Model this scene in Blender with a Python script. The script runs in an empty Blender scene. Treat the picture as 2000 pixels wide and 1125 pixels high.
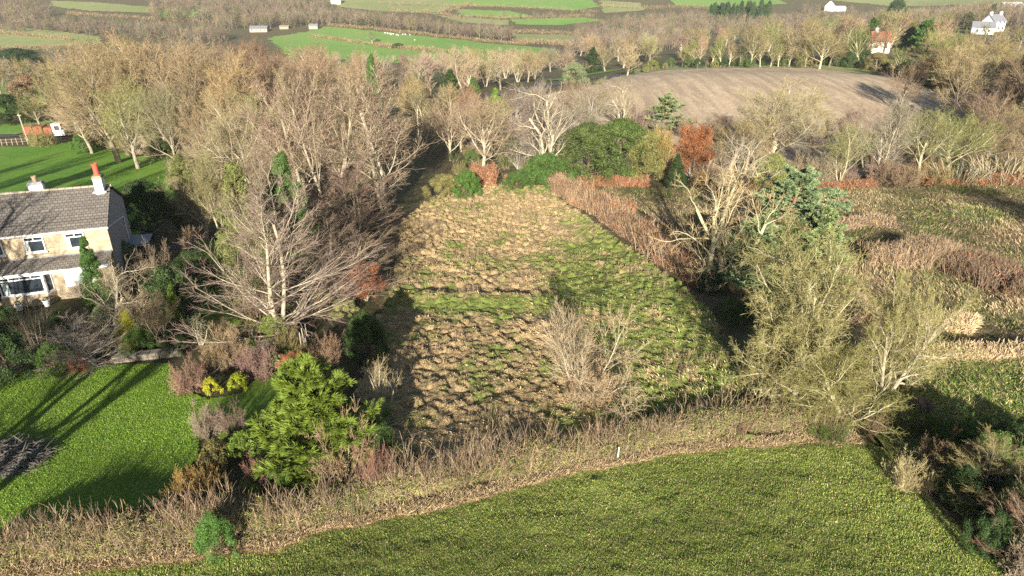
import bpy, math, random
import numpy as np
R = math.radians
C = bpy.context.scene.collection
SC = bpy.context.scene

# ------------------------------------------------------------------ camera, sky, sun, exposure
FOC, PITCH, CAMH = 1334.0, R(25.0), 20.0          # focal length in pixels of a 2000 px wide picture
cd = bpy.data.cameras.new('camera'); cam = bpy.data.objects.new('camera', cd); C.objects.link(cam)
cd.sensor_width = 36; cd.lens = FOC/2000*36; cd.clip_start = .5; cd.clip_end = 9000
cam.location = (0, 0, CAMH); cam.rotation_euler = (R(90)-PITCH, 0, 0); SC.camera = cam
SUN_EL, SUN_AZ = 18.0, 3.0                        # shadows fall 4 degrees right of straight ahead
w = bpy.data.worlds.new('World'); SC.world = w; w.use_nodes = True
nt = w.node_tree; bg = nt.nodes['Background']; sky = nt.nodes.new('ShaderNodeTexSky')
sky.sky_type = 'NISHITA'; sky.sun_disc = False; sky.sun_elevation = R(SUN_EL); sky.sun_rotation = R(180+SUN_AZ)
nt.links.new(sky.outputs[0], bg.inputs[0]); bg.inputs[1].default_value = 0.055
sl = bpy.data.lights.new('sun', 'SUN'); sl.energy = 5.0; sl.angle = R(.6); sl.color = (1, .93, .80)
so = bpy.data.objects.new('sun', sl); C.objects.link(so)
so.rotation_euler = (R(90-SUN_EL), 0, R(-SUN_AZ))
SC.view_settings.view_transform = 'Standard'; SC.view_settings.look = 'None'
SC.view_settings.exposure = 1.24; SC.view_settings.gamma = 1
cy = SC.cycles
cy.max_bounces = 4; cy.diffuse_bounces = 2; cy.glossy_bounces = 2; cy.transmission_bounces = 2; cy.volume_bounces = 0
cy.transparent_max_bounces = 4; cy.use_denoising = False; cy.caustics_reflective = False; cy.caustics_refractive = False

# ------------------------------------------------------------------ numpy helpers
def ss(a, b, v):
    t = np.clip((v-a)/(b-a), 0, 1); return t*t*(3-2*t)
_rt = np.random.RandomState(7).rand(256, 256)
def vn(x, y, s=1.0, k=0):
    """value noise 0..1"""
    x = np.asarray(x, float)/s+k*17.3; y = np.asarray(y, float)/s+k*31.7
    xi = np.floor(x).astype(int); yi = np.floor(y).astype(int); fx = x-xi; fy = y-yi
    fx = fx*fx*(3-2*fx); fy = fy*fy*(3-2*fy)
    g = lambda a, b: _rt[a & 255, b & 255]
    return (g(xi, yi)*(1-fx)+g(xi+1, yi)*fx)*(1-fy)+(g(xi, yi+1)*(1-fx)+g(xi+1, yi+1)*fx)*fy
def fbm(x, y, s, o=3, k=0):
    return sum(vn(x, y, s/2**i, k+i)*.5**i for i in range(o))/sum(.5**i for i in range(o))
def hgt(x, y):
    x = np.asarray(x, float); y = np.asarray(y, float)
    yl = 130-40*np.log1p(np.exp(np.clip((130-y)/40, -30, 30)))          # follows y up to about 130 m, then levels
    h = -.075*(yl-40)-.3
    y0 = 140+.9*np.clip(x-20, 0, 400)-25*ss(0, -60, x)
    h = h-20*ss(y0, y0+300, y)
    h = h+5.5*np.exp(-(((x-55)/60)**2+((y-150)/36)**2))
    h = h+85*ss(430, 1550, y)
    h = h+1.5*np.sin(x/37+1)*np.sin(y/53)*ss(120, 300, y)+6*np.sin(x/170+.5)*np.sin(y/210+1)*ss(260, 600, y)
    h = h+.7*np.exp(-(((x+31)/9)**4+((y-42)/8)**4))
    return h
cp, sp = math.cos(PITCH), math.sin(PITCH)
_T = np.concatenate([np.linspace(8, 120, 400), np.geomspace(120, 3200, 900)])
def at(px, py):
    """ground point seen at a pixel of the 2000 x 1125 picture"""
    x = (px-1000)/FOC; y = (py-562.5)/FOC
    r = np.array([x, cp-y*sp, -(sp+y*cp)])
    X, Y, Z = r[0]*_T, r[1]*_T, CAMH+r[2]*_T
    f = Z-hgt(X, Y); i = int(np.argmax(f < 0))
    if f[i] >= 0: i = len(_T)-1
    i = max(i, 1); a = f[i-1]/(f[i-1]-f[i]+1e-9); t = _T[i-1]+a*(_T[i]-_T[i-1])
    return float(r[0]*t), float(r[1]*t)
def depth(x, y, z): return y*cp+(CAMH-z)*sp
def ztop(y, py):
    k = (py-562.5)/FOC; return CAMH-y*(sp+k*cp)/(cp-k*sp)
def poly(pts): return [at(*p) for p in pts]
def inside(px, py, pl):
    c = np.zeros(px.shape, bool); n = len(pl); j = n-1
    for i in range(n):
        xi, yi = pl[i]; xj, yj = pl[j]
        m = ((yi > py) != (yj > py)); q = (xj-xi)*(py-yi)/((yj-yi) if yj != yi else 1e-9)+xi
        c ^= m & (px < q); j = i
    return c
def norm(v): return v/(np.linalg.norm(v, axis=-1, keepdims=True)+1e-9)

def mesh(name, verts, quads, mats, col=None, smooth=False, midx=None):
    me = bpy.data.meshes.new(name); V = np.asarray(verts, np.float32).reshape(-1, 3); Q = np.asarray(quads, np.int32).reshape(-1, 4)
    me.vertices.add(len(V)); me.vertices.foreach_set('co', V.ravel())
    me.loops.add(Q.size); me.loops.foreach_set('vertex_index', Q.ravel())
    me.polygons.add(len(Q)); me.polygons.foreach_set('loop_start', np.arange(0, Q.size, 4, dtype=np.int32))
    me.polygons.foreach_set('loop_total', np.full(len(Q), 4, np.int32))
    for m in (mats if isinstance(mats, (list, tuple)) else [mats]): me.materials.append(m)
    if midx is not None: me.polygons.foreach_set('material_index', np.asarray(midx, np.int32))
    me.polygons.foreach_set('use_smooth', np.full(len(Q), smooth, bool))
    if col is not None:
        a = me.color_attributes.new('col', 'FLOAT_COLOR', 'POINT')
        a.data.foreach_set('color', np.concatenate([col, np.ones((len(col), 1))], 1).astype(np.float32).ravel())
    me.update(); return me
def obj(name, me, parent=None, **kw):
    o = bpy.data.objects.new(name, me); C.objects.link(o)
    if parent: o.parent = parent
    for k, v in kw.items(): o[k] = v
    return o
def thing(name, label, cat, loc=(0, 0, 0), rz=0, group=None):
    o = bpy.data.objects.new(name, None); C.objects.link(o); o.location = loc; o.rotation_euler = (0, 0, rz)
    o['label'] = label; o['category'] = cat
    if group: o['group'] = group
    return o

# ------------------------------------------------------------------ materials
def mat(name):
    m = bpy.data.materials.new(name); m.use_nodes = True; t = m.node_tree; b = t.nodes['Principled BSDF']
    b.inputs['Roughness'].default_value = .85; b.inputs['Specular IOR Level'].default_value = .2
    return m, t, b
def N(t, kind, **kw):
    n = t.nodes.new(kind)
    for k, v in kw.items():
        if k in n.inputs: n.inputs[k].default_value = v
        else: setattr(n, k, v)
    return n
def noise(t, scale, detail=4, rough=.6, co=None):
    n = N(t, 'ShaderNodeTexNoise'); n.inputs['Scale'].default_value = scale; n.inputs['Detail'].default_value = detail; n.inputs['Roughness'].default_value = rough
    if co is None: co = t.nodes.new('ShaderNodeTexCoord').outputs['Object']
    t.links.new(co, n.inputs['Vector']); return n.outputs['Fac']
def mixc(t, a, b, f, mode='MIX'):
    n = t.nodes.new('ShaderNodeMix'); n.data_type = 'RGBA'; n.blend_type = mode
    for s, v in (('Factor', f),):
        if hasattr(v, 'default_value') or hasattr(v, 'links'): t.links.new(v, n.inputs[0])
        else: n.inputs[0].default_value = v
    for i, v in ((6, a), (7, b)):
        if isinstance(v, (tuple, list)): n.inputs[i].default_value = (*v, 1)
        else: t.links.new(v, n.inputs[i])
    return n.outputs[2]
def ramp(t, f, lo, hi, a=0, b=1):
    n = t.nodes.new('ShaderNodeMapRange'); t.links.new(f, n.inputs[0])
    n.inputs[1].default_value = lo; n.inputs[2].default_value = hi; n.inputs[3].default_value = a; n.inputs[4].default_value = b
    return n.outputs[0]
def bump(t, b, f, strength=.5, dist=.05):
    n = t.nodes.new('ShaderNodeBump'); n.inputs['Strength'].default_value = strength; n.inputs['Distance'].default_value = dist
    t.links.new(f, n.inputs['Height']); t.links.new(n.outputs[0], b.inputs['Normal'])
def ground(name, c1, c2, c3, s1=.15, s2=1.5, s3=12, bs=.6, bd=.06, stripes=None):
    m, t, b = mat(name); co = t.nodes.new('ShaderNodeTexCoord').outputs['Object']
    a = mixc(t, c1, c2, ramp(t, noise(t, s1, 5, .6, co), .38, .62))
    a = mixc(t, a, c3, ramp(t, noise(t, s2, 6, .7, co), .45, .7))
    f = noise(t, s3, 5, .75, co)
    if stripes:
        mp = t.nodes.new('ShaderNodeMapping'); mp.inputs['Rotation'].default_value = (0, 0, stripes[0]); mp.inputs['Scale'].default_value = (stripes[1], stripes[1]*.012, 1)
        t.links.new(co, mp.inputs[0]); g = noise(t, 1, 4, .7, mp.outputs[0])
        a = mixc(t, a, stripes[2], ramp(t, g, .42, .62, 0, .75))
    v = mixc(t, (0.45,)*3, (1.5,)*3, ramp(t, f, .25, .75)); a = mixc(t, a, v, 1.0, 'MULTIPLY')
    t.links.new(a, b.inputs['Base Color']); bump(t, b, f, bs, bd); return m
def tinted(name, lo=.7, hi=1.35, sc=1.2, var=.25, rough=.85, spec=.15):
    """colour comes from the object's own colour; varies by object and through the crown"""
    m, t, b = mat(name); oi = t.nodes.new('ShaderNodeObjectInfo')
    b.inputs['Roughness'].default_value = rough; b.inputs['Specular IOR Level'].default_value = spec
    v = mixc(t, (lo,)*3, (hi,)*3, ramp(t, noise(t, sc, 3, .7), .3, .7)); a = mixc(t, oi.outputs['Color'], v, 1.0, 'MULTIPLY')
    r = mixc(t, (1-var, 1-var, 1-var), (1+var, 1+var*.9, 1+var*.7), oi.outputs['Random']); a = mixc(t, a, r, 1.0, 'MULTIPLY')
    t.links.new(a, b.inputs['Base Color']); return m
def attr_mat(name, gain=1.0, thin=True):
    m, t, b = mat(name); at_ = t.nodes.new('ShaderNodeAttribute'); at_.attribute_name = 'col'
    v = mixc(t, (.8*gain,)*3, (1.2*gain,)*3, noise(t, 6, 2, .6)); a = mixc(t, at_.outputs['Color'], v, 1.0, 'MULTIPLY')
    t.links.new(a, b.inputs['Base Color']); return m
def plain(name, col, rough=.6, metal=0, spec=.3, var=.12, sc=6):
    m, t, b = mat(name); b.inputs['Roughness'].default_value = rough; b.inputs['Metallic'].default_value = metal; b.inputs['Specular IOR Level'].default_value = spec
    v = mixc(t, (1-var,)*3, (1+var,)*3, noise(t, sc, 5, .7)); t.links.new(mixc(t, col, v, 1.0, 'MULTIPLY'), b.inputs['Base Color']); return m

M_BARK = tinted('bark', .6, 1.3, 3, .15)
M_TWIG = tinted('twigs', .75, 1.3, .5, .18)
M_LEAF = tinted('leaves', .55, 1.6, 1.6, .15, .6, .3)
M_GRASS = attr_mat('grass blades')

# ------------------------------------------------------------------ plant growing
def branch(rng, start, d, L, K, wig, up, curl=0):
    B = len(start); P = np.zeros((B, K, 3)); P[:, 0] = start; d = norm(d); st = (L/(K-1))[:, None]
    for k in range(1, K):
        d = norm(d+wig*rng.randn(B, 3)+np.array([0, 0, 1.0])*(up+curl*k/(K-1)))
        P[:, k] = P[:, k-1]+d*st
    return P
def kids(rng, P, Rd, n, t0, t1, a0, a1, ratio, fall, K, wig, up, rr=.6, rmin=.006, tip=.35, asd=9, curl=0, flat=0, pw=1.0):
    B, Kp, _ = P.shape; t = np.tile(np.linspace(t0, t1, n), (B, 1))+rng.uniform(-.5, .5, (B, n))*(t1-t0)/n; t = np.clip(t, 0.02, .995)
    t = t0+(t1-t0)*np.clip((t-t0)/(t1-t0), 0, 1)**pw
    f = t*(Kp-1); i = np.minimum(f.astype(int), Kp-2); f = (f-i)[..., None]; b = np.arange(B)[:, None]
    pos = P[b, i]*(1-f)+P[b, i+1]*f; tan = norm(P[b, i+1]-P[b, i]); rad = Rd[b, i]*(1-f[..., 0])+Rd[b, i+1]*f[..., 0]
    Lp = np.linalg.norm(np.diff(P, axis=1), axis=2).sum(1)[:, None]
    az = np.arange(n)[None]*2.39996+rng.uniform(0, 6.28, (B, 1))+rng.uniform(-.5, .5, (B, n))
    ref = np.where(np.abs(tan[..., 2:]) < .9, np.array([0, 0, 1.0]), np.array([1.0, 0, 0])); u = norm(np.cross(tan, ref)); v = np.cross(tan, u)
    if flat: az = np.where(np.sin(az) > 0, 0, math.pi)+rng.uniform(-1, 1, (B, n))*(1-flat)
    an = np.radians(a0+(a1-a0)*t+asd*rng.randn(B, n))[..., None]; az = az[..., None]
    d = tan*np.cos(an)+(u*np.cos(az)+v*np.sin(az))*np.sin(an)
    L = Lp*ratio*(1-fall*(t-t0)/(t1-t0+1e-6))*rng.uniform(.7, 1.25, (B, n))
    Q = branch(rng, pos.reshape(-1, 3), d.reshape(-1, 3), L.ravel(), K, wig, up, curl)
    r = np.maximum(rad.ravel()*rr, rmin)[:, None]*np.linspace(1, tip, K)[None]
    return Q, r
def tube(P, Rd, S, rng):
    B, K, _ = P.shape; T = norm(np.gradient(P, axis=1)); ref = norm(rng.randn(B, 1, 3)); n1 = norm(np.cross(T, np.broadcast_to(ref, T.shape))); n2 = np.cross(T, n1)
    if S == 2:
        V = np.stack([P+n1*Rd[..., None], P-n1*Rd[..., None]], 2); b = (np.arange(B)[:, None]*K+np.arange(K-1)[None])*2
        return V.reshape(-1, 3), np.stack([b, b+1, b+3, b+2], -1).reshape(-1, 4)
    a = np.arange(S)*2*math.pi/S
    V = P[:, :, None]+Rd[..., None, None]*(n1[:, :, None]*np.cos(a)[:, None]+n2[:, :, None]*np.sin(a)[:, None])
    b = ((np.arange(B)[:, None]*K+np.arange(K-1)[None])*S)[..., None]; s = np.arange(S); s2 = (s+1) % S
    return V.reshape(-1, 3), np.stack([b+s, b+s2, b+S+s2, b+S+s], -1).reshape(-1, 4)
def merge(parts):
    Vs, Qs, o = [], [], 0
    for V, Q in parts: Vs.append(V); Qs.append(Q+o); o += len(V)
    return np.concatenate(Vs), np.concatenate(Qs)
def stems(rng, n, L, r, K, wig, up, spread, base=.15, tip=.5):
    az = rng.uniform(0, 6.28, n) if n > 1 else np.zeros(n); s = np.radians(spread*np.sqrt(rng.uniform(0.05, 1, n)) if n > 1 else np.full(n, spread))
    d = np.stack([np.cos(az)*np.sin(s), np.sin(az)*np.sin(s), np.cos(s)], 1); st = np.stack([np.cos(az)*base, np.sin(az)*base, np.full(n, -.15)], 1)*(1 if n > 1 else np.array([0, 0, 1]))
    P = branch(rng, st, d, L*rng.uniform(.75, 1.15, n), K, wig, up); return P, np.full((n, 1), r)*np.linspace(1, tip, K)[None]
PROTO = {}
def register(key, trunk, crown, crown_mat, crown_name='crown'):
    allv = np.concatenate([trunk[0], crown[0]]); H = np.percentile(allv[:, 2], 99.7); Wd = 2*np.percentile(np.hypot(allv[:, 0], allv[:, 1]), 97)
    PROTO[key] = (mesh(key+'_trunk', *trunk, M_BARK, smooth=True), mesh(key+'_crown', *crown, crown_mat), H, Wd, crown_name)
def bare(key, seed, st, lv, split=2):
    """st: stems(); lv: list of kids() settings; levels below split go to the trunk mesh"""
    rng = np.random.RandomState(seed); P, Rd = stems(rng, *st); tr = [tube(P, Rd, 8, rng)]; cr = []; cur = (P, Rd); prev = None
    for i, k in enumerate(lv):
        k = dict(k); S = k.pop('S'); both = k.pop('both', False)
        if both and prev is not None and prev[0].shape[1] == cur[0].shape[1]: cur = (np.concatenate([cur[0], prev[0]]), np.concatenate([cur[1], prev[1]]))
        prev = cur; cur = kids(rng, *cur, **k); (tr if i < split else cr).append(tube(*cur, S, rng))
    register(key, merge(tr), merge(cr), M_TWIG); return cur
# broad crown with limbs fanning upwards (ash, beech)
def L1(n, **k): return dict(dict(n=n, t0=.3, t1=1, a0=60, a1=22, ratio=.85, fall=.35, K=7, wig=.10, up=.06, rr=.45, S=5, tip=.3), **k)
def L2(n, **k): return dict(dict(n=n, t0=.25, t1=1, a0=55, a1=25, ratio=.55, fall=.5, K=5, wig=.13, up=.05, rr=.5, S=4, tip=.4, rmin=.014), **k)
def L3(n, **k): return dict(dict(n=n, t0=.15, t1=1, a0=50, a1=25, ratio=.55, fall=.45, K=4, wig=.15, up=.05, rr=.6, S=3, tip=.5, rmin=.008), **k)
def L4(n, **k): return dict(dict(n=n, t0=.1, t1=1, a0=45, a1=20, ratio=.6, fall=.4, K=3, wig=.14, up=.05, rr=.6, S=2, tip=.4, rmin=.0075), **k)
for s in (1, 2, 3):
    bare('fan%d' % s, s, (1, 5.5, .20, 8, .07, .03, 4), [L1(15), L2(9), L3(9), L4(9)])
for s in (1, 2, 3):
    bare('birch%d' % s, 10+s, (3, 7.5, .12, 9, .05, .05, 20), [L1(11, a0=50, a1=28, ratio=.5, up=.13, fall=.4, wig=.08), L2(8, up=.1, a0=40, wig=.08), L3(8, up=.08, wig=.1), L4(7, up=.04)])
# wide tree, long low sweeping branches
for s in (1, 2):
    bare('wide%d' % s, 20+s, (3, 7.4, .14, 9, .05, .04, 16), [L1(13, t0=.06, a0=76, a1=26, ratio=.70, fall=.45, up=.03, K=9, wig=.06, rr=.42), L2(8, t0=.15, a0=42, a1=25, ratio=.5, up=.02, flat=.3, wig=.08), L3(7, a0=40, up=.01, curl=-.02, wig=.1, flat=.2), L4(6, a0=35, up=-.02, wig=.1)])
# gnarled, lichen covered oak
for s in (1, 2, 3):
    bare('oak%d' % s, 30+s, (3, 5.0, .20, 8, .10, .03, 24), [L1(12, t0=.2, a0=66, a1=32, ratio=.72, fall=.3, wig=.15, up=.05, K=9), L2(10, a0=58, wig=.2, up=.03, K=6), L3(9, a0=60, wig=.22, up=.04, K=5), L4(8, a0=60, a1=45, wig=.2, ratio=.5, rmin=.010)])
bare('sap1', 45, (11, 4.2, .05, 8, .10, .03, 68, .2), [L1(8, a0=50, a1=24, ratio=.6, rmin=.014, wig=.13), L2(8, rmin=.010), L3(9, S=2, K=3, rmin=.009)], split=2)
bare('fork1', 47, (5, 9, .24, 9, .05, .03, 34), [L1(8, t0=.45, a0=50, a1=25, ratio=.4), L2(9), L3(9, rmin=.014)])
bare('open1', 41, (4, 5.5, .16, 8, .16, .06, 40), [L1(6, t0=.2, a0=60, a1=35, ratio=.6, wig=.2, up=.06), L2(6, wig=.22, up=.05), L3(6, wig=.22), L4(4, wig=.2)])
for s in (1, 2, 3):   # many-stemmed shrubs
    bare('shrub%d' % s, 50+s, (14, 1.7, .028, 6, .09, .05, 42, .25), [L1(7, t0=.15, a0=40, a1=20, ratio=.6, K=5, wig=.12, S=3, rmin=.010), L2(6, ratio=.55, S=2, K=3, rmin=.008), L3(5, S=2, K=3, rmin=.006)], split=0)
for s in (1, 2):      # dense round brushwood shrub
    bare('brush%d' % s, 60+s, (26, 1.2, .022, 5, .14, .02, 72, .3), [L1(8, t0=.15, a0=55, a1=30, ratio=.6, K=4, wig=.2, S=3, rmin=.009), L2(7, ratio=.55, S=2, K=3, rmin=.008, wig=.2), L3(5, S=2, K=3, rmin=.007)], split=0)
for s in (1, 2):      # upright whips
    bare('whip%d' % s, 70+s, (40, 1.5, .014, 6, .05, .03, 28, .35), [L1(5, t0=.3, a0=25, a1=15, ratio=.45, K=4, wig=.08, S=2, rmin=.008)], split=0)
for s in (1, 2, 3):   # lighter tree for the middle distance
    bare('mid%d' % s, 80+s, (1, 6, .24, 7, .07, .03, 4), [L1(15, rmin=.035), L2(10, rmin=.02, S=3), L3(10, S=2, rmin=.02, K=3)], split=1)

def leafcloud(rng, centres, rad, n, size, aspect=1.0, jitter=.6, shell=.55, squash=1.0, down=0.0):
    """n leaf quads spread over the outer shell of clumps"""
    ci = rng.randint(0, len(centres), n); d = norm(rng.randn(n, 3)); rr = rad[ci]*(shell+(1-shell)*rng.rand(n))
    P = centres[ci]+d*rr[:, None]*np.array([1, 1, squash]); nn = norm(d+jitter*rng.randn(n, 3)); u = norm(np.cross(nn, rng.randn(n, 3))); v = np.cross(nn, u)
    s = size*rng.uniform(.6, 1.4, n)[:, None]; u = u*s*.5*aspect; v = v*s*.5/aspect
    return np.stack([P-u, P-v*.8, P+u, P+v*.8], 1).reshape(-1, 3), np.arange(4*n).reshape(-1, 4)
def leafy(key, seed, kind, H, W, n, size, nclump, crad, aspect=1.3, squash=1.0, name='crown'):
    rng = np.random.RandomState(seed); k = nclump
    if kind == 'cone': t = rng.rand(k)**.75; r = W/2*(1-t)**.75*np.sqrt(rng.uniform(.25, 1, k)); z = H*(.03+.95*t); cr = crad*(1.15-.8*t)
    elif kind == 'spire': t = rng.rand(k); r = W/2*np.minimum(1, (1-t)*2.2)**.8*np.sqrt(rng.uniform(.3, 1, k)); z = H*(.03+.95*t); cr = crad*(1.1-.6*t)
    elif kind == 'dome':
        a = rng.rand(k)*.5*math.pi; r = W/2*np.cos(a)*rng.uniform(.75, 1, k); z = H*(.12+.8*np.sin(a)); cr = crad*rng.uniform(.6, 1.2, k)
    az = rng.uniform(0, 6.28, k); cen = np.stack([r*np.cos(az), r*np.sin(az), z], 1)
    cen[:, :2] *= (1+.25*np.sin(az*2+seed))[:, None]
    cr = np.broadcast_to(cr, (k,)).copy()
    cen[:, 2] = np.maximum(cen[:, 2], cr*squash*.8)
    P, Rd = stems(rng, 1, H*.8, max(.03, W*.03), 6, .03, .02, 2); T = [tube(P, Rd, 6, rng)]
    Q, Rq = kids(rng, P, Rd, 26, .1, 1, 70, 40, min(.6, W/H*.45), .5, 4, .1, .03); T.append(tube(Q, Rq, 4, rng))
    register(key, merge(T), leafcloud(rng, cen, cr, n, size, aspect, .6, .5, squash), M_LEAF, name)
leafy('cypress1', 1, 'cone', 4.2, 1.7, 20000, .06, 90, .34, 2.2)
leafy('cypress2', 2, 'cone', 9, 4.2, 32000, .11, 150, .65, 2.4)
leafy('cypress3', 3, 'spire', 9, 3.2, 32000, .11, 130, .6, 2.4)
leafy('dome1', 4, 'dome', 2.4, 3.2, 20000, .065, 60, .42, 1.5)
leafy('dome2', 5, 'dome', 4.0, 5.2, 34000, .095, 100, .62, 1.5)
leafy('dome3', 6, 'dome', 6.5, 6.0, 38000, .12, 120, .75, 1.5)
leafy('ball1', 7, 'dome', 1.0, 1.3, 5000, .05, 60, .16, 1.6)
def pinelike(key, seed, H, n1, tiers, needle, n2=7):
    """tiers of near level boughs carrying tufted sprays"""
    rng = np.random.RandomState(seed); P, Rd = stems(rng, 1, H, H*.022, 9, .03, .02, 3)
    A = kids(rng, P, Rd, n1, *tiers, .42, .72, 7, .06, .02, rr=.35); B = kids(rng, *A, n2, .2, 1, 55, 35, .45, .4, 5, .1, .02, flat=.6, curl=-.05)
    D = kids(rng, *B, 8, .1, 1, 55, 35, .45, .4, 3, .1, .02, flat=.6); T = merge([tube(P, Rd, 7, rng), tube(*A, 4, rng)])
    D = (np.concatenate([D[0], B[0][:, ::2][:, :3]]), np.concatenate([D[1], B[1][:, ::2][:, :3]]))
    E = kids(rng, *D, 9, .05, 1, 50, 30, .0, 0, 3, .1, 0, rmin=needle[1], tip=.4) if False else None
    S = D[0]; m = len(S); k = needle[2]; ti = rng.randint(0, m, k); f = rng.rand(k)[:, None]; j = rng.randint(0, 2, k)
    p = S[ti, j]*(1-f)+S[ti, j+1]*f; tn = norm(S[ti, j+1]-S[ti, j]); d = norm(tn*needle[4]+norm(rng.randn(k, 3))*.7+np.array([0, 0, needle[3]]))
    L = needle[0]*rng.uniform(.6, 1.3, k)[:, None]; sd = norm(np.cross(d, rng.randn(k, 3)))*needle[1]
    V = np.stack([p-sd*.5, p+sd*.5, p+d*L*.7+sd, p+d*L-sd*.3], 1).reshape(-1, 3)
    register(key, T, (V, np.arange(len(V)).reshape(-1, 4)), M_LEAF)
pinelike('cedar1', 5, 6.5, 60, (.05, 1, 88, 55), (.24, .015, 110000, .0, 1.3), n2=9)
pinelike('pine1', 6, 8, 20, (.42, 1, 80, 35), (.22, .035, 60000, .35, .8))
pinelike('pine2', 8, 5, 26, (.15, 1, 85, 40), (.20, .03, 60000, .35, .8))
pinelike('fir1', 9, 11, 70, (.08, 1, 88, 60), (.5, .09, 22000, .0, .8), n2=5)
def leafy_bare(key, seed, n, size):
    """a tree still holding its dead leaves"""
    rng = np.random.RandomState(seed); P, Rd = stems(rng, 2, 3.5, .09, 7, .08, .04, 14); tr = [tube(P, Rd, 6, rng)]
    A = kids(rng, P, Rd, 14, .1, 1, 55, 30, .65, .5, 6, .12, .06); B = kids(rng, *A, 9, .2, 1, 50, 30, .5, .4, 4, .15, .04); tr += [tube(*A, 4, rng), tube(*B, 3, rng)]
    S = B[0]; ti = rng.randint(0, len(S), n); p = S[ti, rng.randint(1, 4, n)]+rng.randn(n, 3)*.12
    u = norm(rng.randn(n, 3)); v = norm(np.cross(u, rng.randn(n, 3))); s = size*rng.uniform(.6, 1.4, n)[:, None]*.5
    V = np.stack([p-u*s, p-v*s*.7, p+u*s, p+v*s*.7], 1).reshape(-1, 3); register(key, merge(tr), (V, np.arange(4*n).reshape(-1, 4)), M_LEAF)
leafy_bare('rust1', 3, 24000, .085)
def fernclump(key, seed):
    rng = np.random.RandomState(seed); P, Rd = stems(rng, 45, .8, .012, 5, .12, -.12, 60, .4); Q, Rq = kids(rng, P, Rd, 14, .1, 1, 70, 50, .25, .5, 3, .1, -.05, rmin=.022)
    A = tube(P, Rd, 2, rng); register(key, A, tube(Q, Rq, 2, rng), M_LEAF, 'fronds')
fernclump('fern1', 2); fernclump('fern2', 3)

COL = dict(tan=(.27, .215, .12), pink=(.275, .20, .135), grey=(.26, .22, .165), olive=(.225, .20, .085), yellow=(.26, .225, .095), brown=(.20, .14, .09), dark=(.11, .09, .06),
           red=(.21, .125, .09), green=(.07, .13, .025), lime=(.13, .20, .025), dgreen=(.04, .07, .018), blue=(.19, .25, .11), gold=(.30, .30, .02), orange=(.25, .10, .035), amber=(.25, .175, .06),
           rust=(.30, .12, .06), sage=(.16, .19, .09), straw=(.36, .28, .17), purple=(.21, .145, .115), fresh=(.125, .175, .022), larch=(.27, .175, .09), moss=(.17, .175, .055), ivy=(.075, .11, .028))
BK = dict(pale=(.43, .37, .27), mid=(.27, .225, .16), yel=(.44, .40, .25), dark=(.12, .09, .06), pine=(.34, .19, .11), grey=(.34, .31, .27))
NAMES = {}
_rz = random.Random(5)
def plant(kind, bx, by, top, wpx, crown, bark, label, cat='tree', name=None, group=None, world=None, H=None, W=None, tilt=None, jit=0):
    tm, cm, h0, w0, cname = PROTO[kind]
    if world: x, y = world
    else: x, y = at(bx, by)
    z = float(hgt(x, y)); zc = depth(x, y, z)
    if H is None: H = max(.3, ztop(y, top)-z)
    if W is None: W = wpx/FOC*zc
    s = W/w0; sz = H/h0
    name = name or (cat.replace(' ', '_'))
    e = thing(name, label, cat, (x, y, z-.03), 0, group); e.scale = (s, s, sz); e.rotation_euler = (tilt[0] if tilt else 0, tilt[1] if tilt else 0, _rz.uniform(0, 6.28))
    c = [max(.01, v*(1+_rz.uniform(-jit, jit))) for v in COL[crown]]
    t = obj('trunk' if cat == 'tree' else 'stems', tm, e); t.color = (*BK[bark], 1); k = obj(cname, cm, e); k.color = (*c, 1)
    return e

# ------------------------------------------------------------------ ground and fields
def zone(name, pts, res, off, material, disp=None, kind='structure', jit=.0, colf=None, label=None, cat=None):
    P = np.array(pts); x0, y0 = P.min(0)-res; x1, y1 = P.max(0)+res
    nx, ny = int((x1-x0)/res)+1, int((y1-y0)/res)+1; gx = x0+np.arange(nx+1)*res; gy = y0+np.arange(ny+1)*res
    X, Y = np.meshgrid(gx, gy); cx, cyy = X[:-1, :-1]+res/2, Y[:-1, :-1]+res/2
    jx = (fbm(cx, cyy, max(1.2, jit*3), 3, 3)-.5)*2*jit; jy = (fbm(cx, cyy, max(1.2, jit*3), 3, 9)-.5)*2*jit
    keep = inside(cx+jx, cyy+jy, pts)
    Z = hgt(X, Y)+off+(disp(X, Y) if disp else 0)
    idx = np.arange((nx+1)*(ny+1)).reshape(ny+1, nx+1); Q = np.stack([idx[:-1, :-1], idx[:-1, 1:], idx[1:, 1:], idx[1:, :-1]], -1)[keep]
    used = np.unique(Q); mp = np.zeros(idx.size, np.int64); mp[used] = np.arange(len(used))
    V = np.stack([X.ravel(), Y.ravel(), Z.ravel()], 1)[used]
    o = obj(name, mesh(name, V, mp[Q], material, colf(V[:, 0], V[:, 1]) if colf else None, smooth=True)); o['kind'] = kind
    return o
# one ground sheet out to the horizon
ny_, nx_ = 420, 360
gy = np.concatenate([np.linspace(-40, 160, 170), 160+np.geomspace(1, 3200, ny_-170)]); s_ = np.linspace(-1, 1, nx_)
GY, GS = np.meshgrid(gy, s_, indexing='ij'); GX = GS*(GY+110)*1.05; GZ = hgt(GX, GY)
gi = np.arange(ny_*nx_).reshape(ny_, nx_); gq = np.stack([gi[:-1, :-1], gi[:-1, 1:], gi[1:, 1:], gi[1:, :-1]], -1).reshape(-1, 4)
M_SCRUB = ground('scrub ground', (.11, .085, .05), (.10, .11, .035), (.22, .15, .085), .12, .9, 6, .9, .12)
o = obj('ground', mesh('ground', np.stack([GX.ravel(), GY.ravel(), GZ.ravel()], 1), gq, M_SCRUB, smooth=True)); o['kind'] = 'structure'

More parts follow.
